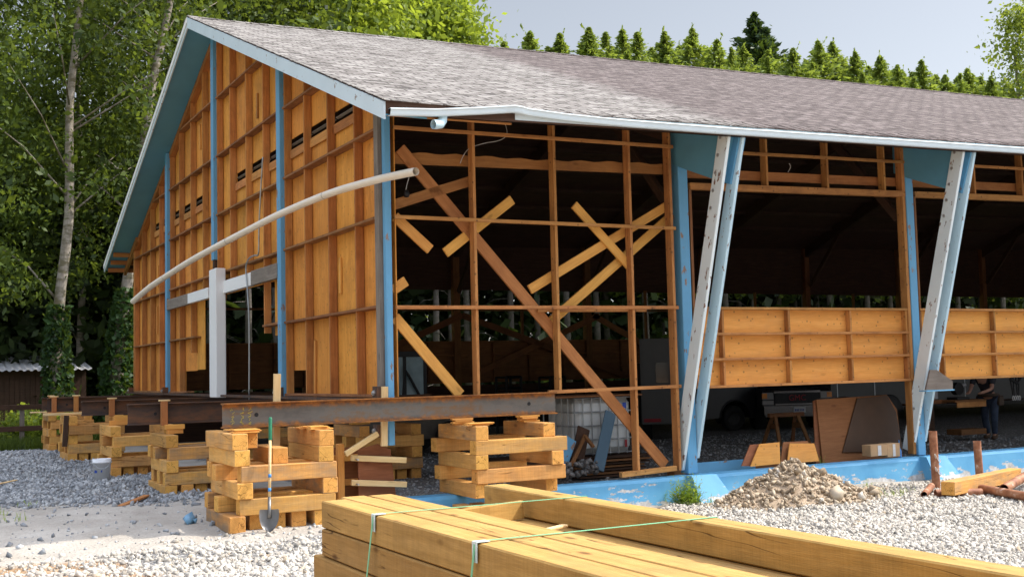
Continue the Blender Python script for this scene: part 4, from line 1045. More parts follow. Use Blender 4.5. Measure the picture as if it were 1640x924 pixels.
# ------------------------------------------------------------------ interior and yard things
def wheel(mbname, c, r_, w_, axis, parent, rim=None):
    ax = Vector(axis).normalized(); c = Vector(c)
    u = ax.orthogonal().normalized(); v = ax.cross(u)
    prof = [(r_*.62, -w_/2), (r_*.93, -w_/2), (r_, -w_*.35), (r_, w_*.35), (r_*.93, w_/2), (r_*.62, w_/2)]
    rings = [[c+ax*z+(u*math.cos(2*math.pi*k/28)+v*math.sin(2*math.pi*k/28))*rr for k in range(28)] for rr, z in prof]
    mb = MB(); mb.tube_rings(rings); w1 = mb.build('wheel', m_rubber, parent, True)
    prof = [(0.01, -w_*.3), (r_*.2, -w_*.34), (r_*.5, -w_*.22), (r_*.63, -w_*.46), (r_*.63, w_*.46), (0.01, w_*.3)]
    rings = [[c+ax*z+(u*math.cos(2*math.pi*k/28)+v*math.sin(2*math.pi*k/28))*rr for k in range(28)] for rr, z in prof]
    mb = MB(); mb.tube_rings(rings); mb.build('rim', rim or m_black, w1, True)
GZ = -1.45
# pickup truck facing the viewer
def loc_frame(o, yaw):
    return lambda x, y, z: Vector((o[0]+x*math.cos(yaw)-y*math.sin(yaw), o[1]+x*math.sin(yaw)+y*math.cos(yaw), o[2]+z))
tc_ = at(2, GZ, 1278, 688); yaw = rad(-22)
q = loc_frame((tc_.x, tc_.y, GZ), yaw)
truck = empty('pickup_truck', (tc_.x, tc_.y, GZ), 'dark pickup truck with chrome bumper and amber headlight corners parked inside the barn', 'truck')
m_truck = plain('truck paint', (.03, .03, .035), .25, var=.1, bump=0, spec=.6); m_lamp = plain('headlamp', (.2, .2, .2), .12, var=.05, bump=0); m_amber = plain('amber lens', (.75, .25, .03), .2, bump=0); m_red = plain('red lettering', (.3, .012, .02), .4, bump=0)
def qbox(mb, a, b, q=q):
    x0, y0, z0 = a; x1, y1, z1 = b
    return mb.add([q(*p) for p in ((x0,y0,z0),(x1,y0,z0),(x1,y1,z0),(x0,y1,z0),(x0,y0,z1),(x1,y0,z1),(x1,y1,z1),(x0,y1,z1))], [(0,3,2,1),(4,5,6,7),(0,1,5,4),(1,2,6,5),(2,3,7,6),(3,0,4,7)])
mb = MB()
side_prof = [(0.0, .50), (0.0, 1.02), (.12, 1.10), (1.1, 1.20), (1.6, 1.75), (2.1, 1.85), (3.3, 1.85), (3.6, 1.20), (5.3, 1.18), (5.3, .5)]
mb.prism([q(-.95, y, z) for y, z in side_prof], q(.95, 0, 0)-q(-.95, 0, 0)); mb.build('body', m_truck, truck)
mb = MB(); qbox(mb, (-.97, -.16, .42), (.97, .1, .66)); qbox(mb, (-.9, -.05, .36), (.9, .1, .43)); mb.build('bumper', m_chrome, truck)
mb = MB(); qbox(mb, (-.62, -.045, .70), (.62, .02, 1.02)); g = mb.build('grille', m_black, truck)
mb = MB(); qbox(mb, (-.65, -.06, 1.0), (.65, .02, 1.05)); qbox(mb, (-.62, -.06, .68), (.62, .02, .715)); mb.build('grille_trim', m_chrome, g)
for s_ in (-1, 1):
    mb = MB(); qbox(mb, (min(s_*.66, s_*.97), -.04, .84), (max(s_*.66, s_*.97), .03, 1.02)); hl = mb.build('headlight', m_lamp, truck)
    mb = MB(); qbox(mb, (min(s_*.84, s_*.975), -.05, .86), (max(s_*.84, s_*.975), .02, 1.0)); mb.build('turn_signal', m_amber, hl)
    mb = MB(); qbox(mb, (min(s_*.66, s_*.97), -.035, .70), (max(s_*.66, s_*.97), .03, .80)); mb.build('headlight', m_lamp, truck)
for (x, y) in ((-.82, .85), (.82, .85), (-.82, 4.3), (.82, 4.3)): wheel('w', q(x, y, .38), .38, .26, q(1, 0, 0)-q(0, 0, 0), truck)
mb = MB(); mb.prism([q(-.75, 1.14, 1.245), q(.75, 1.14, 1.245), q(.68, 1.58, 1.72), q(-.68, 1.58, 1.72)], q(0, -.02, .02)-q(0, 0, 0)); mb.build('windscreen', m_glass, truck)
pm = MB(); qbox(pm, (-.17, -.185, .47), (.17, -.17, .62)); pl_ = pm.build('licence_plate', plain('plate white', (.6, .6, .6), .4, bump=0), truck)
mb = MB(); rr = random.Random(2)
for k in range(6): qbox(mb, (-.13+k*.045, -.19, .51), (-.13+k*.045+.022+.01*rr.random(), -.186, .57))
mb.build('plate_digits', plain('plate blue', (.04, .06, .25), .5, bump=0), pl_)
def text_obj(s, size, origin, xdir, ydir, mat, parent, depth=.006, name='lettering'):
    cu = bpy.data.curves.new(name, 'FONT'); cu.body = s; cu.size = size; cu.extrude = depth; cu.align_x = 'CENTER'; cu.align_y = 'CENTER'
    tmp = bpy.data.objects.new(name, cu); COL.objects.link(tmp)
    dg = bpy.context.evaluated_depsgraph_get(); me = bpy.data.meshes.new_from_object(tmp.evaluated_get(dg)); bpy.data.objects.remove(tmp)
    me.materials.clear(); me.materials.append(mat); o = bpy.data.objects.new(name, me); COL.objects.link(o)
    x = Vector(xdir).normalized(); y = Vector(ydir).normalized(); z = x.cross(y)
    o.matrix_basis = Matrix.Translation(Vector(origin)) @ Matrix((x, y, z)).transposed().to_4x4(); return put(o, parent)
text_obj('GMC', .22, q(0, -.06, .86), q(1, 0, 0)-q(0, 0, 0), (0, 0, 1), m_red, g)
# dark van, side on, left of the pickup
vc = at(2, GZ, 1190, 690); q = loc_frame((vc.x, vc.y+.3, GZ), rad(-8))
van = empty('parked_van', (vc.x, vc.y, GZ), 'dark grey van seen side on with black wheel arch, left of the pickup', 'van')
m_van = plain('van paint', (.022, .022, .025), .35, var=.1, bump=0, spec=.5)
mb = MB(); n = 14; arch = [(.0+.45*math.cos(math.pi*k/n), .36+.45*math.sin(math.pi*k/n)) for k in range(n+1)]
poly = [(-2.3, .28), (-2.3, 1.9), (.1, 1.95), (.75, 1.15), (.9, .95), (.9, .3)]+[(x, max(z, .3)) for x, z in arch]
mb.prism([q(x, 0, z) for x, z in poly], q(0, 1.8, 0)-q(0, 0, 0)); mb.build('body', m_van, van)
wheel('w', q(.0, .15, .34), .34, .24, q(0, 1, 0)-q(0, 0, 0), van)
mb = MB(); mb.prism([q(-.9, -.004, 1.2), q(.4, -.004, 1.2), q(.0, -.004, 1.8), q(-.9, -.004, 1.8)], q(0, .006, 0)-q(0, 0, 0)); mb.build('side_window', m_glass, van)
mb = MB(); mb.tube([q(-.45+.47*math.cos(a)-(-.45), -.006, .36+.47*math.sin(a)) for a in np.linspace(0, math.pi, 16)], .025, 6); mb.build('wheel_arch', m_black, van)
# white cargo trailer (door with a small window)
cl = at(1, 8, 1030, 560); cr = at(1, 8, 1078, 560)
q = loc_frame((cl.x-.1, 8, GZ), rad(-36)); tr = empty('cargo_trailer', (cl.x, 8, GZ), 'white cargo trailer with a small black window in its door, deep inside the barn', 'trailer')
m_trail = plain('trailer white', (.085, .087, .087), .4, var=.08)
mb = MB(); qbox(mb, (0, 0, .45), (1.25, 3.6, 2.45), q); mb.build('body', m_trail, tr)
mb = MB(); qbox(mb, (.05, -.02, .5), (.98, .0, 2.4), q); d_ = mb.build('door', m_trail, tr)
w0 = MB(); n = 16
pol = [(.52+.16*max(-1, min(1, 1.35*math.cos(2*math.pi*k/n))), 1.65+.24*max(-1, min(1, 1.35*math.sin(2*math.pi*k/n)))) for k in range(n)]
w0.prism([q(x, -.03, z) for x, z in pol], q(0, .012, 0)-q(0, 0, 0)); w0.build('window', m_glass, d_)
mb = MB(); qbox(mb, (.9, -.06, 1.2), (.94, -.02, 1.35), q); mb.build('handle', m_black, d_)
mb = MB(); qbox(mb, (.05, -.035, .5), (.45, -.02, .58), q); mb.build('reflector', m_red, tr)
wheel('w', q(.1, 1.8, .33), .33, .22, q(1, 0, 0)-q(0, 0, 0), tr); wheel('w', q(1.15, 1.8, .33), .33, .22, q(1, 0, 0)-q(0, 0, 0), tr)
# long white trailer with black mudguards, behind the plywood
c0 = at(1, 9.5, 1335, 620); q = loc_frame((c0.x-1.0, 9.5, GZ), 0)
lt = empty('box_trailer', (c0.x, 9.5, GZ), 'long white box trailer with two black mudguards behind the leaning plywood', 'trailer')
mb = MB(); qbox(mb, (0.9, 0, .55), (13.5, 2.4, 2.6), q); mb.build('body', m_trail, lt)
for px in (1350, 1422):
    xx = at(1, 9.3, px, 640).x-(c0.x-1.0)
    mb = MB(); n = 12
    rings = [[q(xx+rr*math.cos(math.pi*k/n), yy, .35+rr*math.sin(math.pi*k/n)) for k in range(n+1)] for rr, yy in ((.46, .1), (.50, -.28), (.47, -.30), (.0, -.30))]
    mb.tube_rings(rings); mg = mb.build('mudguard', m_black, lt, True)
    wheel('w', q(xx, -.15, .36), .36, .24, q(0, 1, 0)-q(0, 0, 0), lt)
for px in (1345, 1405, 1480, 1550):
    xx = at(1, 9.4, px, 640).x-(c0.x-1.0); mb = MB(); qbox(mb, (xx, -.012, .6), (xx+.03, 0, 2.55), q); mb.build('seam_strip', m_galv, lt)
# little loader with a glazed cab, behind the corner post
c0 = at(1, 8.5, 628, 640); q = loc_frame((c0.x, 8.5, GZ), 0)
ld = empty('loader', (c0.x+.7, 8.5, GZ), 'small loader with pale glazed black cab behind the barn corner post', 'loader')
mb = MB(); qbox(mb, (-.1, 0, .35), (1.6, 1.6, 1.05), q); mb.build('body', plain('loader body', (.12, .10, .08), .5), ld)
cabm = MB()
for (x, y) in ((0, 0), (.75, 0), (0, 1.3), (.75, 1.3), (.27, 0)): qbox(cabm, (x, y, 1.05), (x+.07, y+.07, 2.15), q)
qbox(cabm, (-.05, -.05, 2.13), (.88, 1.4, 2.25), q); qbox(cabm, (0, 0, 1.03), (.82, 1.37, 1.1), q)
cab = cabm.build('cab', m_black, ld)
m_cabglass = plain('cab glass', (.30, .42, .46), .15, var=.15, bump=0)
mb = MB(); qbox(mb, (.34, .02, 1.1), (.75, .035, 2.13), q); mb.build('window', m_cabglass, cab)
mb = MB(); qbox(mb, (.07, .02, 1.1), (.27, .035, 2.13), q); mb.build('window', m_cabglass, cab)
MB().tube([q(.2, -.05, .9), q(.25, -.08, 1.6), q(.28, -.06, 1.9), q(.36, -.05, 1.75), q(.7, -.05, 1.15)], .03, 8).build('control_arm', m_black, ld)
for (x, y) in ((.15, -.1), (1.35, -.1), (.15, 1.7), (1.35, 1.7)): wheel('w', q(x, y, .36), .36, .28, q(0, 1, 0)-q(0, 0, 0), ld)
for px, lab in ((823, 'black open metal rack standing against the far wall of the barn, left one'), (893, 'black open metal rack against the far wall, beside the middle stud')):
    a = at(1, 13, px-12, 604); b_ = at(1, 13, px+12, 640); t = MB()
    for x in (a.x, b_.x): t.tube([(x, 13, GZ), (x, 13, a.z)], .04, 6); t.tube([(x, 13.6, GZ), (x, 13.6, a.z)], .04, 6)
    for z in (a.z, a.z-.3, -.6): t.tube([(a.x, 13, z), (b_.x, 13, z)], .04, 6); t.tube([(a.x, 13, z), (a.x, 13.6, z)], .03, 6); t.tube([(b_.x, 13, z), (b_.x, 13.6, z)], .03, 6); t.tube([(a.x, 13.6, z), (b_.x, 13.6, z)], .03, 6)
    tag(t.build('metal_rack', m_black), lab, 'rack', 'metal racks')
# IBC tote
tx0, tx1, ty0, tz0 = 3.88, 5.05, 1.62, -1.07
tote = empty('liquid_tote', (tx0, ty0, tz0), 'white plastic liquid tote in a wire cage inside the first bay', 'tote')
mb = MB(); mb.cbox(((tx0+tx1)/2, ty0+.5, tz0+.47), (tx1-tx0-.06, .94, .90), bev=.09); mb.build('tank', plain('milky plastic', (.62, .64, .63), .4, var=.08), tote, False)
mb = MB()
for k in range(8):
    x = tx0+(tx1-tx0)*k/7; mb.tube([(x, ty0, tz0), (x, ty0, tz0+.93)], .011, 6)
for k in range(6):
    y = ty0+k/5; mb.tube([(tx0, y, tz0), (tx0, y, tz0+.93)], .011, 6)
for k in range(5):
    z = tz0+.02+.9*k/4; mb.tube([(tx0, ty0, z), (tx1, ty0, z), (tx1, ty0+1, z), (tx0, ty0+1, z), (tx0, ty0, z)], .011, 6)
mb.build('cage', m_galv, tote)
MB().box((tx0+.93, ty0-.015, tz0+.74), (tx0+1.0, ty0-.012, tz0+.83)).build('label_sticker', plain('label blue', (.05, .1, .45)), tote)
MB().box((tx0+.95, ty0-.015, tz0+.10), (tx0+1.0, ty0-.012, tz0+.22)).build('label_sticker', m_red, tote)
o = MB().box((tx0-.4, ty0-.1, tz0+.94), (tx1+.1, ty0+.9, tz0+.965)).build('plywood_sheet', m_dim); tag(o, 'thin plywood sheet lying on top of the white tote', 'plywood')
for k in range(7):
    o = MB().cbox((4.5+random.uniform(-.06, .06), 2.05+random.uniform(-.05, .05), -1.43+.05*k+.02), (1.35, 1.2, .03)).build('plywood_sheet', m_dim if k % 2 else m_dark)
    tag(o, f'{["lowest", "second", "third", "fourth", "fifth", "sixth", "topmost"][k]} dark board in the stack under the white tote', 'board', 'boards stacked under the tote')
# blue and brown boards leaning by the tote
def lean(pa, pb, ya, yb, w_, th, mt, lab, nm='leaning_board', up=None):
    a = at(1, ya, *pa); b_ = at(1, yb, *pb); o = lumber(nm, a, b_, w_, th, mt, up=up or (0, -1, .3)); return tag(o, lab, 'board')
m_greyblue = paint('dull blue board', (.11, .19, .26), peel=.1, dirt=.4)
lean((958, 752), (978, 660), 1.2, 1.5, .2, .03, m_greyblue, 'wide grey blue board with a round hole leaning on the white tote')
lean((897, 750), (914, 702), 1.0, 1.2, .2, .04, m_blue, 'short blue board leaning left of the tote')
lean((915, 745), (937, 697), .9, 1.3, .06, .04, m_dim, 'brown stick leaning in a V in front of the tote, left one')
lean((950, 715), (936, 697), 1.0, 1.3, .06, .04, m_dim, 'short brown stick leaning in a V before the tote, right one')
lean((925, 735), (935, 685), 1.25, 1.4, .22, .03, m_dark, 'brown plank standing upright left of the tote')
lean((899, 690), (904, 664), 2.2, 2.2, .05, .05, m_dim, 'sawhorse leg of brown wood leaning left of the tote')
V, F = stones(np.array([[3.55+random.uniform(-.3, .3), 1.0+random.uniform(-.15, .2), -1.3+random.uniform(0, .2)] for _ in range(70)]), np.random.default_rng(2).uniform(.02, .07, 70), np.random.default_rng(3))
o = npmesh('plastic_wrap', V, F, plain('clear plastic film', (.22, .21, .20), .25)); tag(o, 'heap of crumpled clear plastic in front of the tote', 'plastic')
# sawhorse
sw = at(2, GZ, 1258, 712); t = empty('sawhorse', (sw.x, sw.y, GZ), 'wooden sawhorse standing on gravel left of the leaning plywood', 'sawhorse')
lumber('beam', (sw.x-.45, sw.y, GZ+.66), (sw.x+.55, sw.y, GZ+.66), .09, .09, m_dim, t)
for sx in (-.3, .35):
    for sy in (-.28, .28): lumber('leg', (sw.x+sx+(.1 if sx > 0 else -.1), sw.y+sy, GZ), (sw.x+sx, sw.y+sy*.15, GZ+.64), .09, .04, m_dim, t, up=(0, 1, 0))
    lumber('crosspiece', (sw.x+sx, sw.y-.15, GZ+.42), (sw.x+sx, sw.y+.15, GZ+.42), .02, .12, m_dim, t)
# leaning sheets
def sheet(px, yy, lean_, th, mt, lab, nm='plywood_sheet'):
    P4 = [at(1, yy, *p) for p in px]; zb = min(p.z for p in P4)
    P4 = [p+Vector((0, lean_*(p.z-zb), 0)) for p in P4]
    o = MB().prism(P4, (0, th, 0)).build(nm, mt); return tag(o, lab, 'plywood')
sheet(((1307, 742), (1306, 642), (1312, 640), (1319, 740)), .50, .05, .02, m_formply, 'narrow edge-on plywood sheet at the left of the leaning plywood')
sheet(((1318, 742), (1312, 640), (1425, 632), (1440, 655), (1446, 735)), .46, .06, .018, m_formply, 'large reddish plywood sheet leaning inside the second bay')
sheet(((1350, 724), (1377, 638), (1425, 633), (1438, 660), (1446, 722)), .44, .06, .012, m_darkbrown, 'dark brown shape with a slanted edge lying over the reddish plywood')  # thin dark brown shape laid flat over the reddish sheet
for (px, wds, yy, mt) in ((((1202, 747), (1220, 711), (1252, 708), (1250, 742)), 'left pale trapezoid plywood offcut leaning on the foundation', .02, m_panel), (((1188, 746), (1205, 712), (1222, 711), (1205, 746)), 'brown edge of an offcut behind the left pale offcut', .08, m_formply),
        (((1261, 742), (1268, 710), (1307, 710), (1312, 738)), 'right pale trapezoid plywood offcut leaning on the foundation', .02, m_panel), (((1250, 741), (1258, 708), (1297, 706), (1300, 737)), 'second plywood offcut standing behind the right pale offcut', .10, m_formply)):
    sheet(px, yy, .15, .018, mt, wds, 'plywood_offcut')
o = MB().box((5.3, .45, -1.44), (6.6, .5, -1.2)).build('blue_board', m_blue); tag(o, 'blue board lying on edge just behind the foundation in the second bay', 'board')
o = MB().box((5.3, .9, -1.44), (7.6, 1.1, -1.30)).build('dark_plank', m_dim); tag(o, 'dark plank lying on the barn floor behind the blue board', 'plank')
# cardboard boxes
m_card = plain('cardboard', (.50, .31, .16), .8, var=.15)
for (pa, pb, lab, dp) in (((1395, 731), (1421, 711), 'left cardboard box sitting on the foundation before the leaning plywood', .2), ((1422, 732), (1441, 709), 'right cardboard box with white label beside the blue post', .2)):
    a = at(1, -.05, *pa); b_ = at(1, -.05, *pb); t = empty('cardboard_box', (a.x, -.05, a.z), lab, 'box', 'cardboard boxes on the foundation')
    MB().cbox(((a.x+b_.x)/2, -.05+dp/2, (a.z+b_.z)/2), (b_.x-a.x, dp, b_.z-a.z), bev=.004).build('carton', m_card, t)
    MB().box((a.x+(b_.x-a.x)*.42, -.055, a.z+.01), (a.x+(b_.x-a.x)*.62, -.0515, b_.z-.01)).build('label_sticker', plain('paper label', (.7, .68, .65), .7), t)
c = at(1, .0, 1441, 722); o = MB().tube([(c.x, 0, -1.31), (c.x, 0, -1.2), (c.x, 0, -1.16)], [.03, .03, .012], 10).tube([(c.x, 0, -1.16), (c.x-.01, 0, -1.02)], .008, 6).build('glue_tube', plain('blue tube', (.05, .25, .6), .4)); tag(o, 'blue caulking tube with white nozzle beside the cardboard boxes', 'tube')
# work table and things on it
wt = at(2, GZ, 1543, 705); t = empty('work_table', (wt.x, wt.y, GZ), 'wooden work table on thin metal legs in front of the worker', 'table')
lumber('table_top', (wt.x-.55, wt.y, GZ+.88), (wt.x+.45, wt.y, GZ+.88), .6, .04, m_dim, t); lumber('apron', (wt.x-.5, wt.y-.3, GZ+.80), (wt.x+.42, wt.y-.3, GZ+.80), .03, .12, m_frame, t); lumber('shelf', (wt.x-.4, wt.y-.1, GZ+.2), (wt.x+.4, wt.y-.1, GZ+.2), .4, .12, m_dim, t)
for sx in (-.42, .38):
    for sy in (-.25, .25): lumber('leg', (wt.x+sx, wt.y+sy, GZ), (wt.x+sx, wt.y+sy, GZ+.86), .04, .04, m_galv, t)
o = MB().cbox((wt.x-.75, wt.y+.3, GZ+1.05), (.45, .3, .28), bev=.03).build('tool_tote', plain('grey tote', (.35, .36, .38), .5)); tag(o, 'grey plastic tote beside the work table', 'tote')
o = lumber('side_bench', (wt.x-1.1, wt.y+.3, GZ+.87), (wt.x-.4, wt.y+.3, GZ+.87), .5, .08, m_dim); tag(o, 'low bench board left of the work table', 'bench')
o = MB().cbox((wt.x-.9, wt.y+.3, GZ+.42), (.3, .4, .82), bev=.01).build('trestle', m_dark); tag(o, 'dark trestle under the bench board left of the work table', 'trestle')
t = empty('mitre_saw', (wt.x-.1, wt.y, GZ+.9), 'black mitre saw on the work table', 'saw')
MB().cbox((wt.x-.1, wt.y, GZ+.93), (.4, .3, .06), bev=.01).build('base', m_black, t); MB().tube([(wt.x-.12, wt.y-.06, GZ+1.14), (wt.x-.12, wt.y+.06, GZ+1.14)], .14, 18).build('blade_guard', m_black, t); MB().tube([(wt.x-.02, wt.y, GZ+1.2), (wt.x+.14, wt.y, GZ+1.22)], .045, 10).build('motor', m_galv, t)
# hanging harness at the right edge
hc = at(1, 2.5, 1626, 615); t = empty('harness', hc, 'black climbing harness with metal clips hanging under the panel at right', 'harness')
mb = MB()
for k in range(4): mb.tube([hc+Vector((-.12+.08*k, 0, .35)), hc+Vector((-.13+.09*k, .02, .1)), hc+Vector((-.1+.07*k+.02*(-1)**k, 0, -.25))], .02, 6)
mb.tube([hc+Vector((-.16, 0, .12)), hc+Vector((0, -.05, .02)), hc+Vector((.18, 0, .12))], .03, 6); mb.build('webbing', m_black, t)
mb = MB()
for k in range(4):
    c = hc+Vector((-.1+.07*k, -.01, -.3)); mb.tube([c+Vector((.025*math.cos(a), 0, .05*math.sin(a))) for a in np.linspace(0, 6.28, 12)], .007, 6)
mb.build('clip', m_zinc, t)
# ---- worker
pc = at(2, GZ, 1588, 703)
def skin_mesh(name, verts, edges, radii, mat, parent, root=0, sub=1):
    me = bpy.data.meshes.new(name); me.from_pydata([tuple(v) for v in verts], edges, []); me.materials.append(mat)
    o = bpy.data.objects.new(name, me); COL.objects.link(o)
    m = o.modifiers.new('skin', 'SKIN')
    if not me.skin_vertices: 
        bpy.context.view_layer.objects.active = o
        me.attributes  # skin data layer is created by the modifier operator below
    sv = me.skin_vertices[0].data if me.skin_vertices else None
    if sv:
        for i, rr in enumerate(radii): sv[i].radius = rr if isinstance(rr, tuple) else (rr, rr)
        sv[root].use_root = True
    s_ = o.modifiers.new('sub', 'SUBSURF'); s_.levels = sub; s_.render_levels = sub; m.use_smooth_shade = True
    return put(o, parent)
m_skin = plain('skin', (.42, .22, .15), .6, var=.1, bump=0); m_shirt = plain('dark shirt', (.03, .03, .038), .85); m_jean = plain('worn jeans', (.045, .065, .11), .85, var=.4); m_boot = plain('work boot', (.10, .06, .035), .8); m_hair = plain('hair', (.05, .03, .02), .8)
person = empty('person', (pc.x, pc.y, GZ), 'worker in dark t-shirt and jeans with a tool belt bending over the work table', 'person')
pq = loc_frame((pc.x, pc.y, GZ), rad(180+15))       # local +x = facing direction (towards image left)
pel = pq(0, 0, .95); ch = pq(.18, 0, 1.27); nk = pq(.32, 0, 1.45); hd = pq(.42, 0, 1.58)
def body():
    v = [pel, pq(.07, 0, 1.08), ch, pq(.27, 0, 1.40), nk, pq(.38, 0, 1.53), pq(.43, 0, 1.62), pq(.46, 0, 1.70)]
    e = [(i, i+1) for i in range(7)]; r_ = [.13, .125, (.13, .16), (.10, .15), .055, .085, .10, .06]
    for s_ in (-1, 1):
        b = len(v); v += [pq(.26, .19*s_, 1.38), pq(.38, .24*s_, 1.13), pq(.62, .16*s_, 1.06), pq(.70, .14*s_, 1.05)]; e += [(3, b), (b, b+1), (b+1, b+2), (b+2, b+3)]; r_ += [.06, .045, .033, .035]
        for k in range(4): b2 = len(v); v += [pq(.75, (.14+.02*(k-1.5))*s_, 1.045), pq(.79, (.14+.022*(k-1.5))*s_, 1.02)]; e += [(b+3, b2), (b2, b2+1)]; r_ += [.010, .008]
        b = len(v); v += [pq(-.02, .10*s_, .88), pq(.04+.05*s_, .13*s_, .50), pq(-.02+.12*s_, .13*s_, .09), pq(.12+.12*s_, .14*s_, .04)]; e += [(0, b), (b, b+1), (b+1, b+2), (b+2, b+3)]; r_ += [.10, .065, .045, .04]
    return v, e, r_
v, e, r_ = body()
bo = skin_mesh('body', v, e, r_, m_skin, person)
clothes = []
v2 = [pel, pq(.07, 0, 1.08), ch, pq(.27, 0, 1.40)]; e2 = [(0, 1), (1, 2), (2, 3)]; r2 = [.15, .15, (.155, .185), (.12, .17)]
for s_ in (-1, 1): b = len(v2); v2 += [pq(.26, .2*s_, 1.38), pq(.345, .225*s_, 1.20)]; e2 += [(3, b), (b, b+1)]; r2 += [.08, .068]
sh_ = skin_mesh('shirt', v2, e2, r2, m_shirt, person)
v3 = [pel]; e3 = []; r3 = [.155]
for s_ in (-1, 1): b = len(v3); v3 += [pq(-.02, .10*s_, .86), pq(.04+.05*s_, .13*s_, .50), pq(-.02+.12*s_, .13*s_, .10)]; e3 += [(0, b), (b, b+1), (b+1, b+2)]; r3 += [.12, .085, .07]
tr_ = skin_mesh('trousers', v3, e3, r3, m_jean, person)
for s_ in (-1, 1):
    skin_mesh('boot', [pq(-.05+.12*s_, .13*s_, .16), pq(-.04+.12*s_, .13*s_, .06), pq(.15+.12*s_, .145*s_, .045)], [(0, 1), (1, 2)], [.062, .065, (.05, .04)], m_boot, person)
mb = MB(); mb.tube([pq(.02+.19*math.cos(a), .2*math.sin(a), .98) for a in np.linspace(0, 6.28, 16)], .04, 8); mb.cbox(pq(-.02, .22, .86), (.16, .12, .22), bev=.02); mb.cbox(pq(-.02, -.22, .86), (.16, .12, .22), bev=.02); mb.build('tool_belt', plain('leather', (.07, .045, .03), .7), person)
hr = MB(); hr.lathe(pq(.45, 0, 1.66), [(.0, .105), (.06, .09), (.1, .03), (.108, -.02), (.1, -.05)], 16); hr.build('hair', m_hair, person, True)

# ------------------------------------------------------------------ rubble pile
pcx, pcy = 5.75, -1.42
rp_ = np.random.default_rng(31)
def pile_h(x, y):
    d = np.sqrt(((x-pcx)/1.4)**2+((y-pcy)/.85)**2); return np.clip(1-d, 0, 1)**.95*.56+.05*vnoise(x, y, .15, 40)*(d < 1.0)+.12*vnoise(x, y, .45, 41)*np.clip(1-d, 0, 1)
ux, uy = np.meshgrid(np.linspace(pcx-1.5, pcx+1.9, 90), np.linspace(pcy-1.0, pcy+1.1, 60)); zz = H(ux.ravel(), uy.ravel())+pile_h(ux, uy).ravel()-.02
ii = (np.arange(59)[:, None]*90+np.arange(89)[None, :]).ravel(); PF = np.stack([ii, ii+1, ii+91, ii+90], 1)
pile = empty('rubble_pile', (pcx, pcy, h1(pcx, pcy)), 'heap of brown dirt and broken stones in front of the blue foundation', 'rubble pile')
npmesh('soil', np.stack([ux.ravel(), uy.ravel(), zz], 1), PF, wood('rubble soil', (.48, .375, .265), (.37, .275, .185), stain=(.25, .17, .1), knots=0, vary=(1, 1)), pile, True)
n = 8000; a = rp_.uniform(0, 6.28, n); d = rp_.uniform(0, 1, n)**.6*1.05; x = pcx+1.4*d*np.cos(a); y = pcy+.85*d*np.sin(a)
sz = rp_.uniform(0, 1, n)**9*.05+.005; V, F = stones(np.stack([x, y, H(x, y)+pile_h(x, y)-.01+sz*.2], 1), sz, rp_)
bigp = np.array([[5.85, -2.15, -1.52, .15], [6.35, -2.12, -1.58, .10], [6.75, -1.95, -1.56, .09], [6.95, -1.75, -1.58, .10], [5.55, -1.7, -1.2, .07], [5.3, -1.9, -1.35, .06], [6.1, -1.6, -1.25, .07], [6.5, -1.5, -1.45, .08], [7.2, -1.6, -1.62, .07], [5.1, -2.2, -1.6, .05]])
V2, F2 = stones(bigp[:, :3], bigp[:, 3], rp_)
st_ = npmesh('stones', np.concatenate([V, V2]), np.concatenate([F, F2+len(V)]), m_rubble, pile); st_['kind'] = 'stuff'
c = at(2, -1.55, 1343, 777); o = MB().tube([c, c+Vector((-.22, .12, -.02))], .055, 14, caps=False).tube([c+Vector((-.22, .12, -.02)), c], .045, 14, caps=False).build('clay_pipe', m_rpipe, smooth=True); tag(o, 'short broken pipe end sticking out of the rubble pile', 'pipe')

# ------------------------------------------------------------------ rusty pipes and beam at right
def rpipe(a, b, r_, lab, wall=.008):
    a, b = Vector(a), Vector(b); mid = (a+b)/2
    o = MB().tube([a, b], r_, 18, caps=False).tube([b, a], r_-wall, 18, caps=False).build('rusty_pipe', m_rpipe, smooth=True, loc=mid)
    mb = MB(); ax = (b-a).normalized(); u = ax.orthogonal().normalized(); v_ = ax.cross(u)
    for p in (a, b):
        mb = MB(); mb.tube_rings([[p+(u*math.cos(k*math.pi/9)+v_*math.sin(k*math.pi/9))*rr for k in range(18)] for rr in (r_, r_-wall)]); mb.build('rim', m_rpipe, o)
    return tag(o, lab, 'pipe', 'rusty steel pipes')
a = at(2, -1.68, 1500, 785); rpipe((a.x, a.y, -1.75), (a.x-.02, a.y, at(1, a.y, 1497, 690).z), .062, 'taller upright rusty steel pipe with white chalk mark by the second pilaster')
mb = MB(); 
for k in range(2):
    cz = -1.18-.20*k; mb.tube([(a.x-.062*math.cos(t*.7-.9)-.012, a.y-.062+.004*math.cos(t), cz+.07*math.sin(t)) for t in np.linspace(0, 6.0, 14)], .006, 5)
o = mb.build('chalk_mark', plain('white chalk', (.7, .65, .6), .9)); o2 = [q_ for q_ in bpy.data.objects if q_.get('label', '').startswith('taller upright')][0]; put(o, o2)
b_ = at(2, -1.66, 1570, 772); rpipe((b_.x, b_.y, -1.75), (b_.x-.03, b_.y, at(1, b_.y, 1566, 706).z), .062, 'shorter upright rusty steel pipe right of the taller one')
p0 = at(2, -1.58, 1448, 780); 
rpipe(at(2, -1.60, 1498, 790), at(2, -1.60, 1572, 788), .06, 'short rusty pipe lying behind the open pipe end')
rpipe(at(2, -1.57, 1572, 782), at(2, -1.57, 1700, 805), .062, 'long rusty pipe lying at the right edge of the gravel')
rpipe(at(2, -1.52, 1608, 782), at(2, -1.30, 1690, 735), .065, 'rusty pipe propped up at a slant at the right edge')
rpipe(at(2, -1.60, 1480, 792), at(2, -1.56, 1492, 778), .05, 'short rusty pipe stub at the foot of the upright pipe')
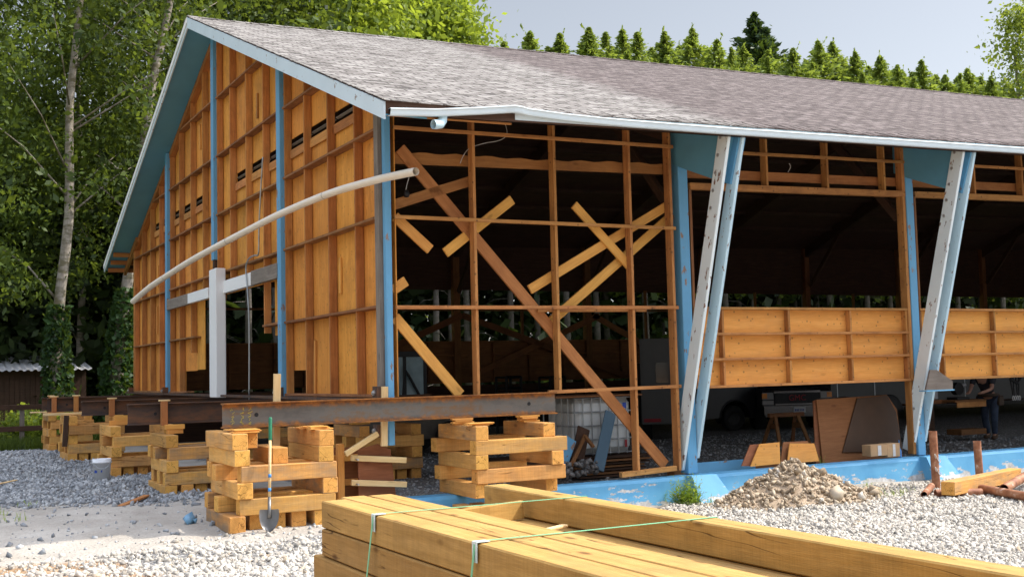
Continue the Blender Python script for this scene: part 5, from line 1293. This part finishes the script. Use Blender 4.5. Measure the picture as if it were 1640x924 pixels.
o = MB().cbox(at(2, -1.56, 1513, 786), (.16, .02, .16), rot=Matrix.Rotation(.2, 3, 'Z')).build('steel_plate', m_rpipe); tag(o, 'small square rusty steel plate leaning by the pipes', 'plate')
o = lumber('squared_timber', at(2, -1.50, 1518, 782)+Vector((0, 0, 0)), at(2, -1.50, 1518, 782)+Vector((2.4, .75, 0)), .2, .19, [m_crib, m_cribend]); tag(o, 'pale squared timber resting on the rusty pipes at right', 'timber')
o = lumber('squared_timber', at(2, -1.62, 1500, 800)+Vector((.6, .3, 0)), at(2, -1.62, 1500, 800)+Vector((2.9, .9, 0)), .12, .06, m_new); tag(o, 'thin pale board under the squared timber at right', 'board')

# ------------------------------------------------------------------ weeds
m_weed = leaf_mat('weed leaves', (.14, .22, .03), (.32, .44, .06), .4, (.4, .5, .05))
def weed(p, n, h, sp, lab, rs, m=m_weed):
    r = np.random.default_rng(rs); V = []; F = []
    for s_ in range(n):
        a = r.uniform(0, 6.28); d = r.uniform(0, sp); b = np.array([p[0]+d*math.cos(a), p[1]+d*math.sin(a)*.7, p[2]]); ln = r.normal(0, .25, 2); hh = h*r.uniform(.4, 1)
        for k in range(9):
            t = (k+1)/9; c = b+np.array([ln[0]*t*hh, ln[1]*t*hh, t*hh]); an = r.uniform(0, 6.28); L = h*.30*(1.1-t*.6)*r.uniform(.6, 1.2); wv = L*.13
            u = np.array([math.cos(an), math.sin(an), r.uniform(.1, .7)]); u /= np.linalg.norm(u); sd = np.array([-math.sin(an), math.cos(an), 0])*wv
            i0 = len(V); V += [c, c+u*L*.5+sd, c+u*L, c+u*L*.5-sd]; F.append((i0, i0+1, i0+2, i0+3))
        i0 = len(V); sd = np.array([.004, 0, 0]); tp = b+np.array([ln[0]*hh, ln[1]*hh, hh]); V += [b-sd, b+sd, tp+sd*.3, tp-sd*.3]; F.append((i0, i0+1, i0+2, i0+3))
    o = npmesh('weed', np.array(V), np.array(F), m); return tag(o, lab, 'plant', 'weeds')
for (px, py, n, h, sp, lab) in ((1100, 806, 60, .46, .26, 'bushy green weed clump at the foot of the first pilaster'), (1062, 803, 10, .22, .12, 'low green weed left of the first pilaster clump'), (1318, 772, 5, .26, .05, 'small dark green weed sprig behind the rubble pile'),
        (1138, 805, 8, .18, .10, 'small weed just right of the pilaster clump'), (1388, 790, 7, .22, .08, 'thin weed sprig right of the rubble pile'), (1432, 797, 16, .15, .3, 'short yellow green grass tuft before the foundation'), (1450, 790, 8, .12, .2, 'tiny grass tuft at the second pilaster')):
    c = at(2, -1.66, px, py); weed((c.x, c.y, h1(c.x, c.y)), n, h, sp, lab, px)
for k, (px, py) in enumerate(((5, 830), (25, 838), (48, 812))):
    c = at(2, -1.45, px, py); weed((c.x, c.y, h1(c.x, c.y)), 8, .12, .18, ['sparse grass tuft on the sand at the far left edge', 'sparse grass tuft on the sand near the left edge', 'sparse grass tuft between the sand and grey gravel at left'][k], 50+k)

# ------------------------------------------------------------------ trees
def leaf_quads(C, sz, r, droop=0.0, aspect=.55, dirs=None):
    n = len(C); u = r.normal(size=(n, 3)) if dirs is None else dirs+r.normal(size=(n, 3))*.35
    u[:, 2] -= droop; u /= np.linalg.norm(u, axis=1, keepdims=True)
    w_ = r.normal(size=(n, 3)); s_ = np.cross(u, w_); s_ /= np.linalg.norm(s_, axis=1, keepdims=True)
    L = (sz*np.exp(r.normal(0, .38, n)))[:, None]; V = np.stack([C-u*L*.5, C+s_*L*aspect*.5, C+u*L*.5, C-s_*L*aspect*.5], 1).reshape(-1, 3)
    F = np.arange(4*n).reshape(n, 4); return V, F
def crown_broad(r, h, cb, cr, nclump, per, lsz, flat=.75, lean=(0, 0), sig=.55, front=False):
    """clump centres spread through an uneven crown; returns leaves and branch tips (relative to the base)"""
    t = r.random(nclump); z = cb+(h-cb)*t
    prof = np.sin(np.clip(t*.92+.08, 0, 1)*np.pi)**.6
    a = r.uniform(0, 6.28, nclump); d = cr*prof*np.sqrt(r.random(nclump))*r.uniform(.7, 1.15, nclump)
    Cc = np.stack([lean[0]*z/h+d*np.cos(a), lean[1]*z/h+d*np.sin(a), z+.25*np.abs(r.normal(size=nclump))], 1)
    if front:                              # keep the trunk visible from the yard
        k_ = ~((np.abs(Cc[:, 0]-lean[0]*Cc[:, 2]/h) < 1.25) & (Cc[:, 1] < .6)); Cc = Cc[k_]; nclump = len(Cc)
    per_ = r.integers(int(per*.5), int(per*1.5), nclump); idx = np.repeat(np.arange(nclump), per_)
    s_ = r.uniform(.6, 1.3, nclump)[idx][:, None]*sig
    P = Cc[idx]+r.normal(size=(len(idx), 3))*np.array([1, 1, flat])*s_
    return leaf_quads(P, np.full(len(P), lsz), r, .25), Cc
def trunk_mb(r, base, h, rad_, lean, bends=6, mb=None):
    mb = mb or MB(); P = []; R_ = []
    ox, oy = 0, 0
    for k in range(bends+1):
        t = k/bends; P.append((base[0]+lean[0]*t+ox, base[1]+lean[1]*t+oy, base[2]-.15*(k == 0)+h*t)); R_.append(rad_*(1-.72*t)*(1.25 if k == 0 else 1))
        ox += r.normal()*.12*h/14; oy += r.normal()*.12*h/14
    mb.tube([tuple(p) for p in catmull([Vector(p) for p in P], 3)], list(np.interp(np.linspace(0, 1, bends*3+1), np.linspace(0, 1, bends+1), R_)), 9); return mb, P
def broad_tree(name, lab, base, h, cb, cr, tr, lean, nclump, per, lsz, mleaf, mbark, seed, group='broadleaf trees behind the yard', ivy=0, sig=.55, limbs=26, front=False):
    r = np.random.default_rng(seed); t = empty(name, base, lab, 'tree', group)
    mb, P = trunk_mb(r, base, h*.93, tr, lean)
    (V, F), Cc = crown_broad(r, h, cb, cr, nclump, per, lsz, lean=lean, sig=sig, front=front)
    for k in r.choice(len(Cc), min(limbs, len(Cc)), replace=False):
        c = Cc[k]; zt_ = max(cb*.8, c[2]-1.2-.35*np.hypot(c[0], c[1])); f_ = min(zt_/(h*.93), .98)
        s0 = np.array([np.interp(f_, np.linspace(0, 1, 7), [p[i] for p in P]) for i in range(3)]); e_ = np.array(base)+c
        m_ = (s0+e_)/2+np.array([0, 0, .25]); rr = tr*(1-.72*f_)*.28; mb.tube([s0, m_, e_], [rr, rr*.55, rr*.15], 6)
    mb.build('trunk', mbark, t, True)
    npmesh('crown', V+np.array(base), F, mleaf, t, loc=base)
    if ivy:
        n = int(2600*ivy/4); zz_ = r.random(n)**1.1*ivy; a = r.uniform(0, 6.28, n); f_ = zz_/(h*.93)
        bx = np.interp(f_, np.linspace(0, 1, 7), [p[0] for p in P]); by = np.interp(f_, np.linspace(0, 1, 7), [p[1] for p in P])
        d = (tr*1.15+.30*r.random(n)*(1.15-zz_/ivy)+.05); V, F = leaf_quads(np.stack([bx+d*np.cos(a), by+d*np.sin(a), base[2]+zz_], 1), np.full(n, .14), r, .4, .8)
        npmesh('ivy', V, F, m_ivy, t)
    return t
def gpos(px, py, Y):
    p = at(1, Y, px, py); return (p.x, Y, -1.45)
# the pale trunks left of the barn (x at foot, x at top of frame)
def dlean(px0, px1, Y, h):
    a = at(1, Y, px0, 620).x; b = at(1, Y, px1, 0).x; zt_ = at(1, Y, px1, 0).z; return ((b-a)/(zt_+1.45)*h, 0)
TL = [('alder_tree', 'tall pale trunked alder with ivy round its foot, in front of the shed', 92, 138, 24.5, 23, 4.5, 4.6, .20, 330, 100, .165, 4.2),
      ('alder_tree', 'leaning alder with ivied foot just left of the barn eave', 178, 262, 25.5, 24, 6.5, 4.2, .22, 260, 95, .165, 4.8),
      ('alder_tree', 'thin dark alder just behind the tall pale trunked one', 128, 118, 29, 22, 3.5, 4.5, .15, 330, 95, .17, 0),
      ('alder_tree', 'dark slender alder close to the far end of the barn', 205, 225, 33, 23, 3, 5, .16, 340, 95, .18, 0),
      ('alder_tree', 'broad leafy alder at the left edge of the photo behind the shed', -40, -60, 31, 22, 2.5, 5.5, .25, 400, 100, .17, 0),
      ('alder_tree', 'tall alder between the ridge and the leaning alder, behind the barn end', 330, 330, 36, 25, 6, 6, .24, 400, 100, .19, 0)]
for k, (nm, lab, p0, p1, Y, h, cb, cr, tr, nc, per, ls, ivy) in enumerate(TL):
    b = gpos(p0, 620, Y); broad_tree(nm, lab, b, h, cb, cr, tr, dlean(p0, p1, Y, h*.93), nc, per, ls, m_leafA, m_barkA, 100+k, ivy=ivy, limbs=12, sig=.5, front=True)
for k, (px, Y, h, cb, cr, lab) in enumerate(((30, 46, 14, 1, 6, 'bright background tree behind the left edge of the shed'), (160, 50, 13, .5, 6.5, 'bright background tree beyond the ivied trunks'), (260, 44, 15, 1, 6, 'background tree beyond the barn eave'), (-120, 42, 17, .5, 7, 'background tree at the far left edge'))):
    broad_tree('maple_tree', lab, gpos(px, 620, Y), h, cb, cr, .3, (0, 0), 520, 70, .32, m_leafA if k != 1 else m_leafC, m_barkA, 130+k, sig=.9, limbs=16)
# bright canopies over the roof ridge
for k, (px, ptop, Y, cr, lab, mm) in enumerate(((640, -60, 38, 5.0, 'sunlit yellow green maple rising over the left half of the roof', m_leafB), (470, -120, 42, 6.0, 'tall leafy maple behind the roof near the peak', m_leafA), (560, -40, 36, 4.2, 'sunlit maple showing above the roof left of centre', m_leafB), (395, -160, 34, 4.8, 'maple right behind the roof peak', m_leafA), (718, 20, 37, 2.6, 'rounded sunlit maple at the right of the yellow green canopy', m_leafB))):
    zt_ = at(1, Y, px, ptop).z; b = gpos(px, 300, Y); b = (at(1, Y, px, 90).x, Y, -1.45)
    broad_tree('maple_tree', lab, b, zt_+1.45, 5.5, cr, .32, (0, 0), 420, 75, .26, mm, m_barkA, 150+k, sig=.75, limbs=20)
zt_ = at(1, 33, 1650, 20).z
for k, (px, ptop, Y, cr, lab) in enumerate(((1640, 15, 33, 2.6, 'loose light green broadleaf tree at the right edge of the photo'), (1690, -60, 35, 4, 'broadleaf tree just beyond the right edge'))):
    b = (at(1, Y, px, 150).x, Y, -1.45); broad_tree('birch_tree', lab, b, at(1, Y, px, ptop).z+1.45, 6, cr, .25, (0, 0), 170, 60, .24, m_leafC, m_barkA, 170+k, sig=.6, limbs=40)
# undergrowth
def bush(p, rx, rz, n, lab, seed, m, lsz=.16):
    r = np.random.default_rng(seed); k = max(6, n//90); c = np.stack([r.normal(size=k)*rx*.5, r.normal(size=k)*rx*.5, r.random(k)*rz], 1); i = r.integers(0, k, n)
    P = c[i]+r.normal(size=(n, 3))*np.array([.3, .3, .25])*rx*.6; P[:, 2] = np.abs(P[:, 2]); V, F = leaf_quads(P+np.array(p), np.full(n, lsz), r, .1)
    t = empty('bush', p, lab, 'bush', 'undergrowth bushes')
    npmesh('foliage', V, F, m, t)
    mb = MB()
    for j in range(min(k, 9)): mb.tube([p, (p[0]+c[j][0]*.5, p[1]+c[j][1]*.5, p[2]+c[j][2]*.6), (p[0]+c[j][0], p[1]+c[j][1], p[2]+c[j][2])], [.03, .02, .008], 5)
    mb.build('stem', m_barkB, t)
for k, (px, Y, rx, rz, n, lab, mm) in enumerate(((155, 40, 2.6, 4.0, 3800, 'bright yellow green bush glowing between the two ivied trunks', m_leafB), (40, 38, 3.5, 6, 5200, 'dark bush behind the shed roof', m_leafA), (-40, 36, 3.5, 7, 5200, 'leafy bush behind the left end of the shed', m_leafC), (200, 42, 2.4, 4, 3200, 'bright bush beside the far corner of the barn', m_leafB), (60, 21.6, .8, 1.0, 1500, 'small bush in front of the shed near the ivied trunk', m_leafC), (15, 21.0, .7, .6, 1000, 'low weeds bush behind the fence at left', m_leafC))):
    bush(gpos(px, 640, Y), rx, rz, n, lab, 200+k, mm, .2 if Y > 30 else .11)
def fern(p, lab, seed):
    r = np.random.default_rng(seed); V = []; F = []
    for s_ in range(10):
        a = r.uniform(0, 6.28); d = r.uniform(0, .25); hh = r.uniform(.7, 1.15)
        for k in range(40):
            t = k/40; c = np.array([p[0]+d*math.cos(a), p[1]+d*math.sin(a), p[2]+.1+hh*t]); an = r.uniform(0, 6.28); L = .22*(1.05-t)
            u = np.array([math.cos(an), math.sin(an), .35]); sd = np.array([-math.sin(an), math.cos(an), 0])*.012; i0 = len(V); V += [c-sd, c+sd, c+u*L+sd*.2, c+u*L-sd*.2]; F.append((i0, i0+1, i0+2, i0+3))
    tag(npmesh('horsetail', np.array(V), np.array(F), m_leafB), lab, 'plant', 'feathery horsetails by the fence')
for k, (px, lab) in enumerate(((75, 'tall feathery yellow green horsetail behind the fence beside the farthest crib'), (62, 'slimmer feathery horsetail right of the fence post'), (8, 'feathery horsetail at the left edge behind the fence'), (45, 'small feathery horsetail just right of the fence post'))):
    p = gpos(px, 700, 20.3+.2*k); fern((p[0], p[1], -1.5), lab, 60+k)
# cedar row: bare lower trunks (seen through the barn) and drooping sprays above
def conifer(name, lab, base, h, cb, cr, seed, mleaf, n, lsz, group, bare_twigs=True, droop=.2, cat='tree', taper=5.0, plumes=0):
    r = np.random.default_rng(seed); t = empty(name, base, lab, cat, group)
    mb = MB(); mb.tube([(base[0], base[1], base[2]-.1), (base[0]+r.normal()*.08, base[1], base[2]+h*.4), (base[0]+r.normal()*.1, base[1], base[2]+h*.97)], [.17, .12, .02], 8)
    if bare_twigs:
        for k in range(14):
            z = base[2]+r.uniform(1, cb); a = r.uniform(0, 6.28); L = r.uniform(.4, 1.3); mb.tube([(base[0], base[1], z), (base[0]+L*.6*math.cos(a), base[1]+L*.6*math.sin(a), z-.05), (base[0]+L*math.cos(a), base[1]+L*math.sin(a), z-.3)], [.016, .011, .005], 4)
    mb.build('trunk', m_barkB, t, True)
    per = 55 if not plumes else 16; nb = int(n/per)
    if plumes:                             # a cedar top is several feathery leaders, the tallest in the middle
        K = plumes; pa = r.uniform(0, 6.28, K); po = np.concatenate([[0], r.uniform(.35, 1.0, K-1)])*cr*.62; ph_ = np.concatenate([[0], r.uniform(.5, 2.6, K-1)])
        k_ = r.choice(K, nb, p=np.array([.34]+[.66/(K-1)]*(K-1)))
        top = h*.985-ph_[k_]; ox_, oy_ = po[k_]*np.cos(pa[k_]), po[k_]*np.sin(pa[k_]); rad0 = np.where(k_ == 0, .62, .5)*cr
    else: top = np.full(nb, h*.985); ox_ = oy_ = np.zeros(nb); rad0 = np.full(nb, cr)
    zt_ = 1-r.random(nb)**(1.6 if plumes else 1.0); z = cb+(top-cb)*zt_; a = r.uniform(0, 6.28, nb); Lb = rad0*np.minimum(1, ((1-zt_)*(top-cb)/taper)**.95)*r.uniform(.3, 1.45, nb)+.03
    i = np.repeat(np.arange(nb), per); f_ = r.random(nb*per)**.7
    dx, dy = np.cos(a)[i], np.sin(a)[i]
    P = np.stack([ox_[i]+f_*Lb[i]*dx, oy_[i]+f_*Lb[i]*dy, z[i]+f_*Lb[i]*.45-(f_**2)*Lb[i]*droop*2.0], 1)
    P += r.normal(size=P.shape)*np.array([.09, .09, .14])*(.25+Lb[i][:, None]*.5)
    dirs = np.stack([dx, dy, np.full(len(dx), .45-droop*2.6)], 1)
    if plumes:
        m_ = 26; tq = r.random(m_); ln = r.normal(0, .18, 2)
        P = np.concatenate([P, np.stack([ln[0]*tq, ln[1]*tq, h*.96+tq*.75], 1)+r.normal(size=(m_, 3))*.05*(1.1-tq)[:, None]]); dirs = np.concatenate([dirs, np.stack([r.normal(size=m_)*.5, r.normal(size=m_)*.5, np.ones(m_)], 1)])
        i = np.concatenate([i, np.full(m_, int(np.argmin(Lb)))])
    V, F = leaf_quads(P+np.array(base), lsz*(.6+.5*np.minimum(1, Lb[i])), r, .0, .38, dirs)
    npmesh('crown', V, F, mleaf, t, loc=base)
    return t
tops = [(740, 70), (808, 62), (850, 45), (898, 48), (945, 38), (998, 42), (1022, 46), (1066, 45), (1110, 40), (1150, 58), (1192, 70), (1232, 75), (1272, 72), (1312, 60), (1335, 62), (1372, 78), (1412, 85), (1446, 108), (1478, 92), (1516, 115), (1552, 105), (1590, 118)]
OW = ['first', 'second', 'third', 'fourth', 'fifth', 'sixth', 'seventh', 'eighth', 'ninth', 'tenth', 'eleventh', 'twelfth', 'thirteenth', 'fourteenth', 'fifteenth', 'sixteenth', 'seventeenth', 'eighteenth', 'nineteenth', 'twentieth', 'twenty first', 'twenty second']
for k, (px, pt) in enumerate(tops):
    Y = 27.5+(k % 3)*.55; x = at(1, Y, px, pt+60).x; zt_ = at(1, Y, px, pt).z
    conifer('cedar_tree', f'green cedar behind the barn, {OW[k]} tip from the left above the roof', (x, Y, -1.45), zt_+1.45, 6.2, 2.5+.3*(k % 3), 300+k, m_cedar, 27000, .20, 'row of cedars behind the barn', taper=3.6, plumes=6)
fill = [(960, 92), (1045, 88), (1088, 85), (1130, 92), (1172, 98), (1255, 105), (1292, 108), (1352, 112), (1392, 118), (1430, 125), (1462, 128), (1500, 132), (1535, 135), (1572, 135)]
for k, (px, pt) in enumerate([(a_, b_-17) for a_, b_ in fill]):
    Y = 29.2+(k % 2)*.5; x = at(1, Y, px, pt+40).x
    conifer('cedar_tree', f'lower cedar filling a gap behind the cedar tips, {OW[k]} of these from the left', (x, Y, -1.45), at(1, Y, px, pt).z+1.45, 5.0, 2.9, 420+k, m_cedar, 20000, .22, 'row of cedars behind the barn', taper=3.4, plumes=5)
for k in range(10):
    x = 3+k*1.25; Y = 27+(k % 2)
    conifer('cedar_tree', 'cedar trunk seen through the barn wall left of centre', (x, Y, -1.45), 11.5, 6.0, 1.4, 340+k, m_fir, 3000, .3, 'hidden cedars seen through the barn')
zt_ = at(1, 36, 1207, 14).z
conifer('fir_tree', 'tall dark fir standing above the cedar row', (at(1, 36, 1210, 90).x, 36, -1.45), zt_+1.45, 3, 4.6, 390, m_fir, 36000, .32, 'fir', False, .12, taper=11)
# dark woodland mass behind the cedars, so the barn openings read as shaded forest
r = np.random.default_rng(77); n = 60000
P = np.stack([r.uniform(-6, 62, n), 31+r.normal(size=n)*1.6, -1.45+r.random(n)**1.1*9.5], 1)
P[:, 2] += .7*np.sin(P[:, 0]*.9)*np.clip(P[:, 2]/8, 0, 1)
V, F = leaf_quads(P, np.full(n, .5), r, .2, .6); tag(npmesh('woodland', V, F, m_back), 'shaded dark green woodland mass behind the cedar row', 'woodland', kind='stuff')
r = np.random.default_rng(78); n = 150000
P = np.stack([r.uniform(-22, 14, n), 58+r.normal(size=n)*3, -1.45+r.random(n)**1.1*11], 1)
V, F = leaf_quads(P, np.full(n, .36), r, .2, .6); tag(npmesh('woodland', V, F, m_leafA), 'far off green woodland behind the shed', 'woodland', kind='stuff')
# tall grass strip beyond the gravel
r = np.random.default_rng(79); n = 16000; x = r.uniform(-6, 0, n); y = r.uniform(18.6, 24, n); hh = r.uniform(.1, .35, n)
b = np.stack([x, y, np.full(n, -1.45)], 1); tp = b+np.stack([r.normal(size=n)*.08, r.normal(size=n)*.08, hh], 1); sd = np.stack([np.full(n, .012), r.normal(size=n)*.01, np.zeros(n)], 1)
V = np.stack([b-sd, b+sd, tp+sd*.2, tp-sd*.2], 1).reshape(-1, 3); tag(npmesh('tall_grass', V, np.arange(4*n).reshape(n, 4), m_leafA), 'rough grass beyond the gravel along the fence', 'grass', kind='stuff')

# ------------------------------------------------------------------ shed and fence at left
sx0, sx1, Ys = -6.5, at(1, 27, 138, 600).x, 27
shed = empty('shed', ((sx0+sx1)/2, Ys, -1.45), 'dark low shed with white corrugated metal roof behind the ivied trunks', 'shed')
zr_ = at(1, Ys, 60, 592).z; 
mb = MB(); mb.box((sx0, Ys, -1.45), (sx1, Ys+3, zr_)); 
for k in range(40): mb.box((sx0+(sx1-sx0)*k/40, Ys-.02, -1.45), (sx0+(sx1-sx0)*(k+.9)/40, Ys, zr_-.02))
mb.build('wall', m_dark, shed)
mb = MB(); n = 120; x_ = np.linspace(sx0-.2, sx1+.15, n)
rings = [[(x, Ys-.35+(3.9)*t, zr_-.02+.55*t+.03*math.sin(x*28)+dz_) for x in x_] for t, dz_ in ((0, 0), (1, 0))]
b0 = 0
for row in rings: mb.v += row
mb.f += [(k, k+1, n+k+1, n+k) for k in range(n-1)]; mb.m += [0]*(n-1)
mb.build('roof', plain('corrugated metal', (.66, .66, .68), .45, .2, var=.35, scale=1.5), shed)
fz = empty('board_fence', (-3, 20, -1.45), 'dark two rail board fence beside the gravel at left', 'fence')
fa = at(2, -1.45, 35, 716); fy = fa.y
for k in range(-3, 4):
    x = fa.x+k*1.9
    if x > -1.0: continue
    lumber('post', (x, fy, -1.5), (x, fy, at(1, fy, 35, 650).z), .12, .12, m_grey, fz, up=(0, 1, 0))
for z in (at(1, fy, 60, 652).z, at(1, fy, 60, 686).z): lumber('rail', (fa.x-8, fy-.07, z), (-.8, fy-.07, z+.02), .03, .14, m_dark, fz)
f2 = empty('rail_fence', (1, 33, -1.45), 'pale weathered rail fence glimpsed between the ivied trunks', 'fence')
for z in (.1, .6, 1.05): lumber('rail', (-1.5, 33, z-.6), (4, 33, z-.6), .04, .14, m_grey, f2)
for x in (-1, .6, 2.2, 3.8): lumber('post', (x, 33.05, -1.5), (x, 33.05, .6), .12, .12, m_grey, f2, up=(0, 1, 0))
